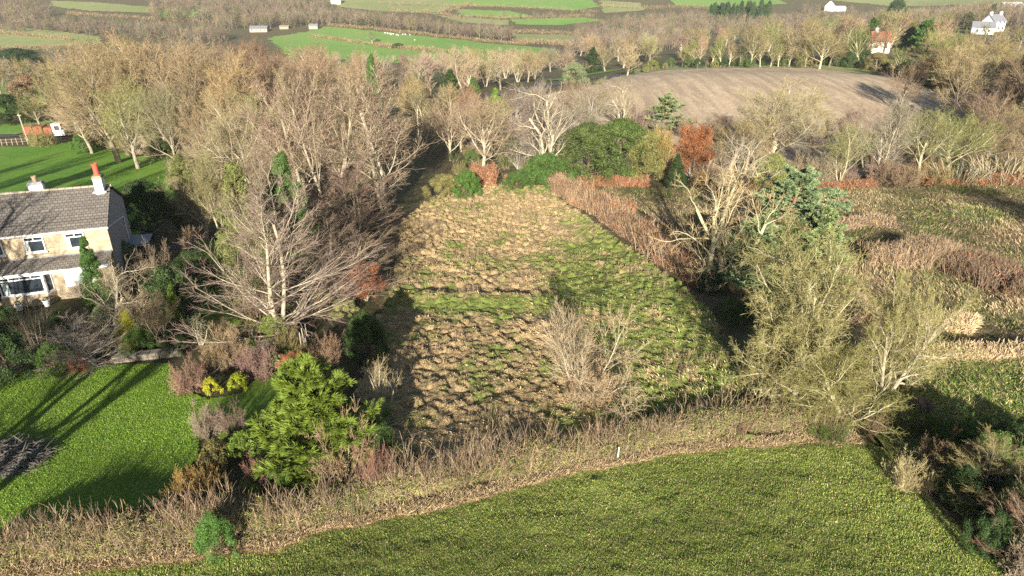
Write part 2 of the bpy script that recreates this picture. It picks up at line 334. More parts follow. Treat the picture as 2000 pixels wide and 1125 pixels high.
def far_grass(n, a, b, c): return ground(n, a, b, c, .02, .15, 2.5, .3, .1)
M_LAWN = ground('lawn grass', (.10, .19, .02), (.14, .24, .025), (.20, .25, .045), .35, 1.6, 14, .8, .05)
M_PAST = ground('pasture turf', (.15, .19, .04), (.21, .24, .05), (.26, .24, .09), .4, 1.8, 16, 1, .06)
M_GREEN = ground('bright pasture', (.10, .24, .025), (.16, .29, .03), (.19, .28, .05), .1, .8, 8, .6, .05)
M_PADD = ground('rough grass', (.22, .17, .08), (.14, .16, .04), (.32, .24, .13), .3, 2, 14, 1, .08)
M_RIGHT = ground('winter scrub grass', (.22, .16, .09), (.11, .12, .04), (.28, .205, .12), .25, 1.2, 9, 1, .12)
M_SOIL = ground('garden soil', (.05, .04, .025), (.05, .07, .02), (.11, .075, .04), .5, 2.5, 14, 1, .06)
M_PLOUGH = ground('stubble', (.52, .39, .26), (.44, .33, .215), (.58, .46, .31), .04, .3, 3, .5, .1, stripes=(R(-38), .55, (.32, .235, .165)))
M_FARG = far_grass('far pasture', (.15, .30, .05), (.20, .33, .07), (.27, .32, .10))
M_FARY = far_grass('far dry pasture', (.25, .28, .10), (.31, .31, .14), (.22, .25, .08))
M_ROAD = ground('asphalt', (.09, .09, .10), (.11, .11, .12), (.13, .13, .13), .5, 3, 30, .2, .01)
M_VERGE = ground('dry verge', (.34, .26, .15), (.26, .24, .10), (.42, .32, .20), .4, 2, 14, 1, .08)

# tussock field shared by the paddock and the grass growing on it
def tuss(X, Y, sp=.46, seed=1, hmin=.10, hmax=.40):
    cxi = np.floor(X/sp).astype(int); cyi = np.floor(Y/sp).astype(int); best = np.zeros(X.shape)
    for i in (-1, 0, 1):
        for j in (-1, 0, 1):
            a, b = cxi+i, cyi+j; r1 = _rt[(a*7+seed) & 255, (b*13) & 255]; r2 = _rt[(a*11) & 255, (b*5+seed) & 255]; r3 = _rt[(a+b*3) & 255, (b*17+a*2) & 255]
            px, py = (a+.5+(r1-.5)*.8)*sp, (b+.5+(r2-.5)*.8)*sp; d2 = (((X-px)/(sp*.78))**2+((Y-py)/(sp*.62))**2)
            best = np.maximum(best, (hmin+(hmax-hmin)*r3)*np.clip(1-d2, 0, 1)**.55)
    return best
def tuss_centres(x0, x1, y0, y1, sp=.46, seed=1):
    a, b = np.meshgrid(np.arange(int(x0/sp)-1, int(x1/sp)+1), np.arange(int(y0/sp)-1, int(y1/sp)+1)); a = a.ravel(); b = b.ravel()
    r1 = _rt[(a*7+seed) & 255, (b*13) & 255]; r2 = _rt[(a*11) & 255, (b*5+seed) & 255]; r3 = _rt[(a+b*3) & 255, (b*17+a*2) & 255]
    return (a+.5+(r1-.5)*.8)*sp, (b+.5+(r2-.5)*.8)*sp, r3
PADDOCK = poly([(785, 440), (830, 400), (880, 378), (960, 366), (1065, 366), (1110, 405), (1200, 470), (1300, 540), (1380, 610), (1430, 700), (1500, 800), (1480, 860), (1300, 872), (1000, 905), (800, 925), (740, 880), (700, 760), (740, 640), (775, 540)])
bankA, bankB = at(815, 588), at(1075, 594)
def bank(X, Y):
    t = (X-bankA[0])/(bankB[0]-bankA[0]); yl = bankA[1]+(bankB[1]-bankA[1])*t; e = ss(-.08, .05, t)*(1-ss(.95, 1.1, t)); d = Y-yl
    return e*(.36*np.exp(-((d)/.9)**2)-.14*np.exp(-((d-1.7)/.6)**2))
def paddisp(X, Y): return bank(X, Y)+tuss(X, Y)*(.6+.8*fbm(X, Y, 3, 2, 3))+.10*fbm(X, Y, 6, 2)
def greenness_and_shadow(x, y):
    return .20+.62*ss(.0, 7.5, x)*(1-ss(52, 62, y)*.5)+np.exp(-((y-(bankA[1]-1.2))/1.0)**2)*.75+.35*(1-ss(22, 26.5, y))+.7*np.exp(-((x-4.6)/1.9)**2-((y-at(1120, 555)[1])/3.2)**2)+1.3*(fbm(x, y, 3.4, 3, 4)-.5)+.8*(vn(x, y, .9, 6)-.5)  # includes a darker green patch painted in as the lone birch's shadow
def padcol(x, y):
    g = ss(.25, .75, greenness_and_shadow(x, y)+.7*(vn(x, y, .35, 12)-.5))[:, None]; a = np.array([.40, .29, .155])*(.75+.5*vn(x, y, .5, 2))[:, None]; b = np.array([.17, .21, .05])*(.8+.5*vn(x, y, .6, 9))[:, None]
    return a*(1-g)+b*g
M_PADDC, _t, _b = mat('matted grass'); _a = _t.nodes.new('ShaderNodeAttribute'); _a.attribute_name = 'col'; _f = noise(_t, 18, 4, .8)
_t.links.new(mixc(_t, _a.outputs['Color'], mixc(_t, (.4,)*3, (1.6,)*3, ramp(_t, _f, .3, .7)), 1.0, 'MULTIPLY'), _b.inputs['Base Color']); bump(_t, _b, _f, 1, .08)
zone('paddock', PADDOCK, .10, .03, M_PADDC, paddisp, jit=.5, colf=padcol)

def blades(name, P, Hh, Wd, lean, col, kind='stuff', cat='grass', label=None, parent=None, two=True):
    """P (n,3) roots, Hh heights, Wd widths, lean (n,2) sideways throw"""
    n = len(P); rng = np.random.RandomState(n % 1000); az = rng.uniform(0, 6.28, n); sd = np.stack([np.cos(az), np.sin(az), np.zeros(n)], 1)*Wd[:, None]*.5
    l3 = np.concatenate([lean, np.zeros((n, 1))], 1); up = np.zeros((n, 3)); up[:, 2] = Hh
    m = P+up*.65+l3*.35; t = P+up+l3
    V = np.stack([P-sd, P+sd, m-sd*.8, m+sd*.8, t-sd*.25, t+sd*.25], 1).reshape(-1, 3); b = np.arange(n)*6
    Q = np.concatenate([np.stack([b, b+1, b+3, b+2], 1), np.stack([b+2, b+3, b+5, b+4], 1)])
    cc = np.repeat(col, 6, 0); me = mesh(name, V, Q, M_GRASS, cc); o = obj(name, me, parent)
    if not parent:
        o['kind'] = kind; o['label'] = label; o['category'] = cat
    return o
def mixcol(cols, w, n, rng, sd=.18):
    c = np.array([COLG[k] for k in cols]); i = rng.choice(len(cols), n, p=np.array(w)/sum(w)); return np.clip(c[i]*(1+sd*rng.randn(n, 1)), .01, .8)
COLG = dict(straw=(.56, .415, .23), pale=(.68, .53, .32), tan=(.42, .29, .165), green=(.15, .225, .04), dg=(.07, .13, .03), lime=(.23, .30, .06), olive=(.33, .32, .11), brown=(.22, .15, .09), pink=(.40, .30, .195), rust=(.33, .135, .065), hst=(.29, .215, .135), hpur=(.24, .17, .13))
def lookup(X, Y, pl): return inside(X, Y, pl)

rng = np.random.RandomState(11)
pa = np.array(PADDOCK); tx, ty, tr3 = tuss_centres(pa[:, 0].min(), pa[:, 0].max(), pa[:, 1].min(), pa[:, 1].max())
k = inside(tx, ty, PADDOCK); tx, ty, tr3 = tx[k], ty[k], tr3[k]
# how green each tussock is: greener to the right, near the bank, along the near edge, and where the birch's shadow is painted in
green = greenness_and_shadow(tx, ty)
nb = 38; n = len(tx); bi = np.repeat(np.arange(n), nb); N_ = len(bi)
sunk = rng.rand(N_)**.5*.27; aa = rng.uniform(0, 6.28, N_); X = tx[bi]+np.cos(aa)*sunk; Y = ty[bi]+np.sin(aa)*sunk*.8
Z = hgt(X, Y)+.03+paddisp(X, Y)-.04; comb = 2*math.pi*fbm(X, Y, 14, 2, 8)+.6
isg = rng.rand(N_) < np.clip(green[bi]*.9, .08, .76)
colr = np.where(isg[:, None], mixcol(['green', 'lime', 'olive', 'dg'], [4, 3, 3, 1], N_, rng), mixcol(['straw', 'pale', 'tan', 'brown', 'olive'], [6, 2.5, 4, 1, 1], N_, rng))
bright = (.75+.5*tr3[bi])[:, None]; colr = colr*bright
ln = np.stack([np.cos(aa)*.12+np.cos(comb)*.20, np.sin(aa)*.10+np.sin(comb)*.16-.08], 1)*rng.uniform(.5, 1.6, (N_, 1))
Hh = (.05+.10*tr3[bi])*rng.uniform(.4, 1.6, N_); Hh = Hh*np.where(isg, .8, 1)
blades('tussock_grass', np.stack([X, Y, Z], 1), Hh, np.full(N_, .034)*rng.uniform(.6, 1.5, N_), ln, colr, label='combed straw and green tussock grass covering the rough paddock')

r5 = np.random.RandomState(5); x5 = r5.uniform(pa[:, 0].min(), pa[:, 0].max(), 60000); y5 = r5.uniform(pa[:, 1].min(), pa[:, 1].max(), 60000); k5 = inside(x5, y5, PADDOCK) & (fbm(x5, y5, 2.4, 3, 21) > .68); x5, y5 = x5[k5], y5[k5]; m5 = len(x5)
blades('dead_stems', np.stack([x5, y5, hgt(x5, y5)+paddisp(x5, y5)], 1), r5.uniform(.25, .6, m5), np.full(m5, .014), .14*r5.randn(m5, 2), mixcol(['hst', 'tan', 'hpur', 'pink'], [3, 3, 2, 2], m5, r5), label='thin dead brown stems standing in patches over the rough paddock', cat='stems')
# mown lawn, beds and the pasture in front
LAWN = poly([(-60, 770), (60, 722), (150, 716), (330, 712), (350, 760), (415, 785), (392, 830), (385, 900), (345, 930), (325, 985), (150, 1015), (-60, 1075), (-400, 1150), (-400, 900)])
zone('garden_soil', poly([(-100, 590), (130, 570), (240, 560), (420, 450), (620, 480), (760, 620), (760, 900), (560, 985), (0, 1085), (-400, 1200), (-400, 700)]), .35, .012, M_SOIL, lambda X, Y: .04*fbm(X, Y, 1, 2), jit=.5)
zone('lawn', LAWN, .12, .06, M_LAWN, lambda X, Y: .035*fbm(X, Y, .35, 3), jit=.15)
zone('lawn_strip', poly([(400, 782), (470, 770), (560, 690), (600, 700), (570, 770), (500, 830), (430, 860), (420, 820)]), .12, .055, M_LAWN, lambda X, Y: .035*fbm(X, Y, .35, 3), jit=.15)
zone('lawn_shade', poly([(380, 470), (470, 470), (470, 640), (420, 640), (380, 600)]), .2, .055, M_LAWN, jit=.2)
HEDGE_LO = [(-120, 1180), (0, 1145), (180, 1122), (350, 1092), (500, 1080), (700, 1026), (900, 985), (1000, 955), (1150, 922), (1300, 893), (1450, 872), (1560, 868), (1680, 868)]
PAST = poly([(p[0], p[1]-8) for p in HEDGE_LO]+[(1720, 880), (1780, 935), (1830, 1000), (1900, 1070), (1990, 1140), (2100, 1290), (1000, 1340), (-300, 1340)])
def pastdisp(X, Y): return .10*fbm(X, Y, .45, 4)+.05*fbm(X, Y, 3, 2)+.25*np.clip(fbm(X, Y, 1.3, 3, 5)-.55, 0, 1)
zone('pasture', PAST, .07, .05, M_PAST, pastdisp, jit=.6)
zone('left_field', poly([(-500, 305), (-200, 297), (0, 287), (60, 286), (130, 278), (170, 272), (240, 298), (330, 312), (350, 345), (330, 420), (260, 470), (100, 500), (-500, 500)]), .5, .04, M_GREEN, lambda X, Y: .05*fbm(X, Y, 1.0, 3), jit=.6)
def turf(name, pl, n, h, wd, cols, w, label, disp, off=.05, sd=.2, lean=.04, mask=None, thr=None):
    P = np.array(pl); r = np.random.RandomState(len(name)); x = r.uniform(P[:, 0].min(), P[:, 0].max(), n); y = r.uniform(P[:, 1].min(), P[:, 1].max(), n)
    k = inside(x, y, pl) & (np.abs(x) < .82*y+6) & (y > 12)
    if thr: k &= r.rand(n) < thr(x, y)
    x, y = x[k], y[k]; m = len(x); z = hgt(x, y)+off+(disp(x, y) if disp else 0)-.01
    c = mixcol(cols, w, m, r, sd)*(.35+1.3*fbm(x*.4, y, 2.6, 5, 2))[:, None]
    return blades(name, np.stack([x, y, z], 1), h*r.uniform(.4, 1.4, m), wd*r.uniform(.6, 1.4, m), lean*r.randn(m, 2), c, label=label)
COLG.update(pgreen=(.17, .25, .04), plime=(.25, .32, .06), polive=(.31, .31, .09), pdark=(.10, .15, .03), lgreen=(.11, .20, .022), llime=(.165, .265, .03))
turf('pasture_grass', PAST, 420000, .05, .022, ['pgreen', 'plime', 'polive', 'straw', 'pdark', 'brown'], [5.5, 3, 5, .7, 2.4, .9], 'short tufty pasture grass filling the near field below the hedge', pastdisp)
turf('lawn_grass', LAWN, 190000, .04, .024, ['lgreen', 'llime', 'polive'], [5, 5, .8], 'short bright green mown grass of the garden lawn', lambda X, Y: .035*fbm(X, Y, .35, 3), .06)

# ------------------------------------------------------------------ right hand rough field, stubble field, lane, far fields
RIGHT = poly([(1395, 372), (1500, 371), (1700, 372), (1850, 370), (2000, 368), (2500, 366), (2700, 700), (2000, 712), (1800, 716), (1700, 760), (1600, 640), (1480, 560), (1400, 500), (1330, 470), (1240, 410), (1180, 372)])
def rdisp(X, Y): return .35*fbm(X, Y, 2.5, 4, 3)+.30*tuss(X, Y, .9, 5, .2, .9)*fbm(X, Y, 5, 2)
zone('rough_field', RIGHT, .22, .03, M_RIGHT, rdisp, jit=.6)
LOWR = poly([(1780, 712), (2000, 706), (2600, 700), (2900, 1100), (2150, 1300), (1980, 1130), (1760, 900), (1690, 840), (1700, 760)])
M_LOWR = ground('rank green grass', (.09, .15, .02), (.15, .19, .03), (.26, .22, .09), .4, 1.4, 9, 1, .1)
zone('lower_field', LOWR, .2, .03, M_LOWR, lambda X, Y: .5*fbm(X, Y, 1.8, 4, 5), jit=.4)
turf('lower_field_grass', LOWR, 100000, .13, .03, ['green', 'lime', 'straw', 'olive', 'dg', 'brown'], [5, 2, 3, 3, 3, 1], 'rank bright green grass right of the lichened oaks', lambda X, Y: .5*fbm(X, Y, 1.8, 4, 5), lean=.18)
P = np.array(RIGHT); r = np.random.RandomState(4); n = 260000; x = r.uniform(P[:, 0].min(), min(70, P[:, 0].max()), n); y = r.uniform(P[:, 1].min(), P[:, 1].max(), n)
k = inside(x, y, RIGHT) & (x < .8*y+5); x, y = x[k], y[k]; g = fbm(x, y, 5, 3, 11); k = r.rand(len(x)) < .45+1.1*(vn(x, y, 1.1, 4)-.3); x, y, g = x[k], y[k], g[k]; m = len(x)
far = ss(44, 62, y); isg = r.rand(m) < np.clip(.34+2.0*(g-.5)+.22*far, .05, .85)
c = np.where(isg[:, None], mixcol(['olive', 'dg', 'green', 'brown'], [3, 3, 3, 1], m, r), mixcol(['straw', 'pale', 'pink', 'tan', 'brown'], [4, 3, 2, 3, 2], m, r))
cb = 6.28*fbm(x, y, 6, 2, 5)
blades('rough_field_grass', np.stack([x, y, hgt(x, y)+rdisp(x, y)], 1), r.uniform(.06, .26, m)*(.6+1.3*vn(x, y, 2, 3)), r.uniform(.02, .05, m), np.stack([np.cos(cb)*.22, np.sin(cb)*.2-.05], 1)+.1*r.randn(m, 2), c*(.45+.75*fbm(x, y, 4, 3, 15))[:, None], label='long flattened straw grass and green clumps on the rough field at right')

PLOUGH = poly([(905, 300), (940, 240), (1010, 196), (1100, 178), (1180, 163), (1240, 144), (1300, 136), (1400, 133), (1600, 134), (1700, 146), (1790, 165), (1872, 196), (1905, 240), (1860, 300), (1700, 345), (1300, 345)])
zone('stubble_field', PLOUGH, 1.0, .06, M_PLOUGH, lambda X, Y: .04*np.sin((X*.62+Y*.79)*3.1), jit=.8)
zone('field_margin', poly([(1170, 166), (1240, 145), (1300, 137), (1400, 133), (1600, 134), (1700, 146), (1700, 137), (1600, 127), (1400, 127), (1295, 130), (1230, 138), (1160, 162)]), .8, .12, M_FARY, jit=.3)
def strip(name, pts, wd, off, material):
    W_ = [np.array(at(*p)) for p in pts]; out = []
    for a, b in zip(W_[:-1], W_[1:]):
        k = max(2, int(np.linalg.norm(b-a)/4)); out += [a+(b-a)*i/k for i in range(k)]
    out = np.array(out+[W_[-1]]); T = norm(np.gradient(out, axis=0)); nn = np.stack([-T[:, 1], T[:, 0]], 1); cols = []
    for f in np.linspace(-.5, .5, 5):
        q = out+nn*wd*f; cols.append(np.stack([q[:, 0], q[:, 1], hgt(q[:, 0], q[:, 1])+off], 1))
    V = np.stack(cols, 1); K = len(out); b = np.arange(K-1)[:, None]*5+np.arange(4)[None]; Q = np.stack([b, b+1, b+6, b+5], -1).reshape(-1, 4)
    o = obj(name, mesh(name, V, Q, material, smooth=True)); o['kind'] = 'structure'; return o
strip('lane', [(860, 208), (900, 197), (1000, 180), (1080, 166), (1150, 155), (1200, 147)], 4.5, .12, M_ROAD)
strip('road_verge', [(1085, 158), (1130, 149), (1180, 141), (1205, 136)], 7, .16, M_GREEN)
strip('farm_lane', [(-150, 272), (0, 266), (60, 262), (130, 262)], 4.0, .1, M_ROAD)
strip('driveway', [(345, 475), (400, 480), (470, 510), (560, 520)], 3.2, .05, M_ROAD)
strip('field_track', [(1815, 160), (1840, 172), (1875, 195)], 3.0, .2, M_VERGE)
FF = [('G', [(520, 75), (600, 62), (640, 52), (720, 60), (800, 68), (900, 78), (1020, 90), (1090, 98), (1080, 125), (700, 120), (560, 108)]),
      ('G', [(290, 22), (350, 16), (400, 18), (380, 34), (320, 36)]), ('Y', [(100, 2), (200, 6), (300, 14), (290, 26), (180, 22), (100, 12)]),
      ('Y', [(0, 52), (80, 58), (200, 72), (190, 92), (60, 98), (-60, 90)]), ('G', [(-60, 165), (0, 160), (90, 166), (110, 200), (40, 225), (-80, 220)]),
      ('Y', [(640, 2), (760, -8), (900, -6), (880, 14), (860, 28), (740, 22), (660, 14)]), ('G', [(860, -8), (1000, -8), (1150, -6), (1170, 14), (1120, 22), (1000, 14), (880, 12)]),
      ('G', [(890, 18), (1000, 22), (1040, 32), (1000, 36), (900, 32)]), ('G', [(1000, 38), (1140, 34), (1180, 40), (1100, 50), (1010, 48)]), ('Y', [(840, 28), (900, 34), (1000, 40), (990, 50), (900, 44)]),
      ('Y', [(1000, 66), (1100, 68), (1180, 78), (1100, 86), (1010, 80)]), ('Y', [(1170, 0), (1250, 6), (1260, 20), (1180, 26)]), ('G', [(1300, -8), (1500, -8), (1540, 8), (1440, 16), (1320, 10)]),
      ('Y', [(1540, -8), (2050, -8), (2050, 4), (1880, 10), (1700, 8)]), ('G', [(-60, 250), (0, 246), (120, 236), (150, 246), (60, 262), (-60, 268)]), ('G', [(1870, 210), (1960, 200), (2060, 215), (2060, 235), (1950, 228)]),
      ('Y', [(1740, 14), (1900, 16), (1900, 26), (1780, 28)]), ('G', [(-200, -9), (90, -9), (90, -3), (-200, -3)])]
for i, (c, p) in enumerate(FF):
    far = at(*p[0])[1] > 250
    zone('far_field', poly(p), 3.0 if far else 1.2, .25, M_FARG if c == 'G' else M_FARY, jit=2.5 if far else 1)

# ------------------------------------------------------------------ hedges and thickets
def path(pts, world=False):
    Wp = np.array(pts if world else [at(*p) for p in pts]); d = np.r_[0, np.cumsum(np.linalg.norm(np.diff(Wp, axis=0), axis=1))]; return Wp, d
def along(Wp, d, t):
    x = np.interp(t*d[-1], d, Wp[:, 0]); y = np.interp(t*d[-1], d, Wp[:, 1]); e = .01
    tx = np.interp(np.clip(t+e, 0, 1)*d[-1], d, Wp[:, 0])-np.interp(np.clip(t-e, 0, 1)*d[-1], d, Wp[:, 0]); ty = np.interp(np.clip(t+e, 0, 1)*d[-1], d, Wp[:, 1])-np.interp(np.clip(t-e, 0, 1)*d[-1], d, Wp[:, 1])
    nn = norm(np.stack([-ty, tx], 1)); return x, y, nn
def hedge(name, label, cat, pts, width, height, nst, stemcols, ntw, twcols, tl=.25, tw=.016, whip=(.5, 1.1), world=False, seed=1, nleaf=0, leafcols=None, leafsize=.08, group=None, sw=.014, gap=None):
    r = np.random.RandomState(seed); Wp, d = path(pts, world); e = thing(name, label, cat, (0, 0, 0), 0, group)
    def rnd(n):
        t = r.rand(n); x, y, nn = along(Wp, d, t)
        o = r.uniform(-1, 1, n); o = o*(1 if width < 2 else 1)*(.55+.9*fbm(x, y+o*3, 1.8, 2, seed+5)); hh = height*(.45+1.1*fbm(x, y, 2.2, 3, seed)); return x+nn[:, 0]*o*width/2, y+nn[:, 1]*o*width/2, o, hh
    x, y, o, hh = rnd(nst); z = hgt(x, y); s = np.stack([x, y, z], 1); dd = norm(np.stack([.22*r.randn(nst), .22*r.randn(nst), np.ones(nst)], 1))
    clump = np.clip(fbm(x, y, 1.2, 2, seed+3)*2-.55, 0, 1.2)
    L = hh*.9+r.uniform(*whip, nst)*clump; P = branch(r, s, dd, L, 5, .09, .02); Rd = np.full((nst, 1), sw)*np.linspace(1, .4, 5)[None]
    Q, Rq = kids(r, P, Rd, 5, .35, 1, 40, 22, .35, .4, 3, .12, .05, rmin=.007)
    a, b = tube(P, Rd, 3, r), tube(Q, Rq, 2, r); cs = mixcol(stemcols[0], stemcols[1], nst, r); V, F = merge([a, b])
    obj('stems', mesh(name+'_stems', V, F, M_GRASS, np.concatenate([np.repeat(cs, 15, 0), np.repeat(np.repeat(cs, 5, 0), 6, 0)])), e)
    if ntw:
        x, y, o, hh = rnd(ntw); q = r.rand(ntw)**.8*np.sqrt(1-.75*np.abs(o)**3); s = np.stack([x, y, hgt(x, y)+q*hh], 1); dd = norm(r.randn(ntw, 3)+np.array([0, 0, .5 if tl > .22 else .1]))
        P = branch(r, s, dd, np.full(ntw, tl)*r.uniform(.5, 1.4, ntw), 3, .2, .03); pc = fbm(x, y, 1.6, 3, seed+7)[:, None]
        c = mixcol(twcols[0], twcols[1], ntw, r)*(.55+.9*pc); V, F = tube(P, np.full((ntw, 3), tw)*np.array([1, .8, .3]), 2, r)
        obj('twigs', mesh(name+'_twigs', V, F, M_GRASS, np.repeat(c, 6, 0)), e)
    if nleaf:
        x, y, o, hh = rnd(nleaf); k = fbm(x, y, 1.5, 3, seed+9) > .5; x, y, o, hh = x[k], y[k], o[k], hh[k]; m = len(x); q = r.rand(m)**.6
        V, F = leafcloud(r, np.stack([x, y, hgt(x, y)+q*hh], 1), np.full(m, .05), m, leafsize); c = mixcol(leafcols[0], leafcols[1], m, r)
        obj('leaves', mesh(name+'_leaves', V, F, M_GRASS, np.repeat(c, 4, 0)), e)
    return e
HW = np.array([at(*p) for p in HEDGE_LO]); HWc = HW+np.array([-.1, 1.25])
hedge('field_hedge', 'long leafless hedge of tan and olive twigs between the rough paddock and the near pasture', 'hedge', HWc, 1.7, .95, 2400, (['hpur', 'hst', 'brown', 'tan'], [3, 3, 3, 1]), 210000, (['olive', 'hpur', 'brown', 'hst', 'green'], [3, 1.5, 3, 3.5, 1.5]), tl=.16, tw=.009, whip=(.2, 1.3), sw=.010, world=True, seed=3, nleaf=26000, leafcols=(['green', 'olive', 'dg', 'rust'], [4, 4, 3, .6]), leafsize=.05)
r = np.random.RandomState(8); t = r.rand(60000); Wp, d = path(HW, True); x, y, nn = along(Wp, d, t); o_ = r.uniform(-.15, .5, len(t))+.35*(fbm(x, y, 1.5, 3, 2)-.5)*2; x = x+nn[:, 0]*o_; y = y+nn[:, 1]*o_
blades('verge_grass', np.stack([x, y, hgt(x, y)+.03], 1), r.uniform(.1, .4, len(t)), r.uniform(.012, .03, len(t)), .15*r.randn(len(t), 2)+np.array([.02, -.1]), mixcol(['straw', 'pale', 'pink', 'tan', 'brown', 'olive'], [4, 3, 3, 3, 1.5, 1], len(t), r), label='dry straw grass fringing the foot of the field hedge')
hedge('beech_hedge', 'russet leaf-holding hedge slanting along the far right edge of the paddock', 'hedge', [(1075, 362), (1110, 385), (1180, 420), (1260, 478), (1330, 528), (1375, 560)], 2.4, 1.5, 1500, (['tan', 'brown', 'pink'], [3, 3, 3]), 52000, (['rust', 'hst', 'brown', 'hpur'], [3, 3, 4, 2]), tl=.3, tw=.022, whip=(.3, 1.0), seed=5, sw=.02)
def thicket(label, pts, width, height, n, cols, seed, ntw=0, twc=None, cat='thicket', name='thicket', nleaf=0, lc=None, group=None, ls=.12):
    return hedge(name, label, cat, pts, width, height, n, cols, ntw, twc or cols, tl=.35, tw=.025, whip=(.1, .5), seed=seed, sw=.02, nleaf=nleaf, leafcols=lc, leafsize=ls, group=group)
pinkc = (['pink', 'hst', 'tan', 'hpur'], [3, 3, 2, 2]); redc = (['rust', 'brown', 'pink'], [3, 3, 2])
thicket('pale pinkish thicket of upright canes in the middle of the rough field', [(1690, 515), (1760, 520), (1830, 512)], 3.2, 1.5, 1500, pinkc, 21, 9000, (['tan', 'brown', 'pink'], [3, 2, 3]))
thicket('pale cane thicket just right of the leaning pines', [(1635, 455), (1690, 442), (1745, 447)], 1.8, 1.0, 600, pinkc, 22, 5000)
thicket('dark brown thicket in shade near the right edge of the rough field', [(1850, 520), (1920, 545), (1985, 570), (2060, 590)], 4.5, 1.6, 1700, (['brown', 'hpur', 'hst'], [4, 2, 2]), 23, 16000, (['brown', 'rust', 'hpur'], [5, 1, 2]))
thicket('low pinkish canes beside the trunk of the big lichened oak', [(1640, 600), (1680, 640)], 2.2, 1.1, 500, pinkc, 24, 4000)
thicket('straw and pink cane patch above the grassy bank', [(1790, 640), (1860, 640), (1900, 650)], 2.5, .7, 700, (['pale', 'straw', 'pink'], [3, 2, 2]), 25, 9000, (['pale', 'straw', 'pink'], [4, 3, 2]))
thicket('dried grass bank below the dark ditch at the right edge', [(1790, 705), (1900, 700), (2000, 696), (2120, 690)], 1.7, .55, 900, (['pale', 'straw', 'pink'], [3, 2, 3]), 26, 26000, (['pale', 'straw', 'pink', 'tan'], [4, 3, 3, 2]), cat='bank', name='grass_bank')
# bracken strips
brc = (['rust', 'rust', 'pink'], [4, 3, 1])
def bracken(label, pts, wd, h, n, seed): return thicket(label, pts, wd, h, n//14, redc, seed, n, (['rust', 'pink', 'brown'], [6, 1, 1.5]), 'bracken', 'bracken', group='rust coloured bracken along the field edges')
bracken('rust bracken strip along the far edge of the rough field near the right border', [(1800, 362), (1900, 360), (2000, 358), (2150, 356)], 3.2, 1.0, 15000, 31)
bracken('rust bracken behind the leaning pines', [(1590, 374), (1660, 371), (1700, 369)], 2.5, .8, 6000, 32)
bracken('rust bracken between the bare pale tree and the pines', [(1440, 370), (1510, 371)], 2.5, .8, 5000, 33)
bracken('rust bracken below the ivy covered bushes', [(1130, 362), (1200, 360), (1265, 362)], 2.5, .9, 7000, 34)
bracken('rust bracken clump beside the bright green bush at the paddock top', [(925, 362), (965, 360)], 3.0, 2.0, 6000, 35)
bracken('small rust bracken clump left of the russet hedge', [(990, 362), (1020, 360)], 2.0, 1.0, 2500, 36)
bracken('rust bracken line on the inside of the russet hedge', [(1120, 372), (1170, 395), (1230, 420)], 1.8, 1.0, 6000, 37)

# ------------------------------------------------------------------ simple solids
def box(x0, x1, y0, y1, z0, z1):
    V = np.array([(x, y, z) for z in (z0, z1) for y in (y0, y1) for x in (x0, x1)], float)
    return V, np.array([(0, 2, 3, 1), (4, 5, 7, 6), (0, 1, 5, 4), (2, 6, 7, 3), (0, 4, 6, 2), (1, 3, 7, 5)])
def quadm(*vs): return np.array(vs, float), np.array([(0, 1, 2, 3)])
def lathe(prof, S=14, c=(0, 0)):
    a = np.arange(S)*2*math.pi/S; V = np.array([[(c[0]+rr*math.cos(t), c[1]+rr*math.sin(t), z) for t in a] for rr, z in prof]).reshape(-1, 3)
    Q = [(i*S+j, i*S+(j+1) % S, (i+1)*S+(j+1) % S, (i+1)*S+j) for i in range(len(prof)-1) for j in range(S)]
    return V, np.array(Q)
def part(name, shapes, m, parent, **kw):
    V, Q = merge(shapes); return obj(name, mesh(name, V, Q, m), parent, **kw)
def cyl(p, q, r, S=8):
    p, q = np.array(p, float), np.array(q, float); return tube(np.array([[p, (p+q)/2, q]]), np.full((1, 3), r), S, np.random.RandomState(1))

def brickmat(name, c1, c2, mortar, scale, rowh, bw, rot=(0, 0, 0), var=.35, bs=.5, off=.5, squash=1):
    m, t, b = mat(name); co = t.nodes.new('ShaderNodeTexCoord').outputs['Object']; mp = t.nodes.new('ShaderNodeMapping'); mp.inputs['Rotation'].default_value = rot; t.links.new(co, mp.inputs[0])
    n = t.nodes.new('ShaderNodeTexBrick'); t.links.new(mp.outputs[0], n.inputs['Vector']); n.inputs['Color1'].default_value = (*c1, 1); n.inputs['Color2'].default_value = (*c2, 1); n.inputs['Mortar'].default_value = (*mortar, 1)
    n.inputs['Scale'].default_value = scale; n.inputs['Row Height'].default_value = rowh; n.inputs['Brick Width'].default_value = bw; n.inputs['Mortar Size'].default_value = .012; n.offset = off
    v = mixc(t, (1-var,)*3, (1+var,)*3, noise(t, 2.2, 6, .75, co)); t.links.new(mixc(t, n.outputs['Color'], v, 1.0, 'MULTIPLY'), b.inputs['Base Color'])
    bump(t, b, n.outputs['Fac'], bs, -.02); return m
M_STONE = brickmat('sandstone wall', (.50, .39, .26), (.33, .26, .17), (.36, .32, .26), 1, .17, .42, (R(90), 0, 0), .4)
M_TILE = brickmat('roof tiles', (.20, .175, .15), (.145, .13, .115), (.05, .045, .04), 1, .22, .26, (0, 0, 0), .3, 1)
M_RENDER = plain('grey render', (.36, .34, .33), .9, sc=1.5)
M_WHITE = plain('white paint', (.80, .80, .80), .45, var=.05)
M_UPVC = plain('white window frame', (.82, .82, .83), .35, var=.03)
M_CREAM = plain('cream paint', (.68, .62, .50), .6)
M_POTRED = plain('red chimney pot', (.50, .10, .06), .7)
M_POTTAN = plain('buff chimney pot', (.40, .28, .18), .8)
M_LEAD = plain('lead grey', (.25, .25, .27), .6)
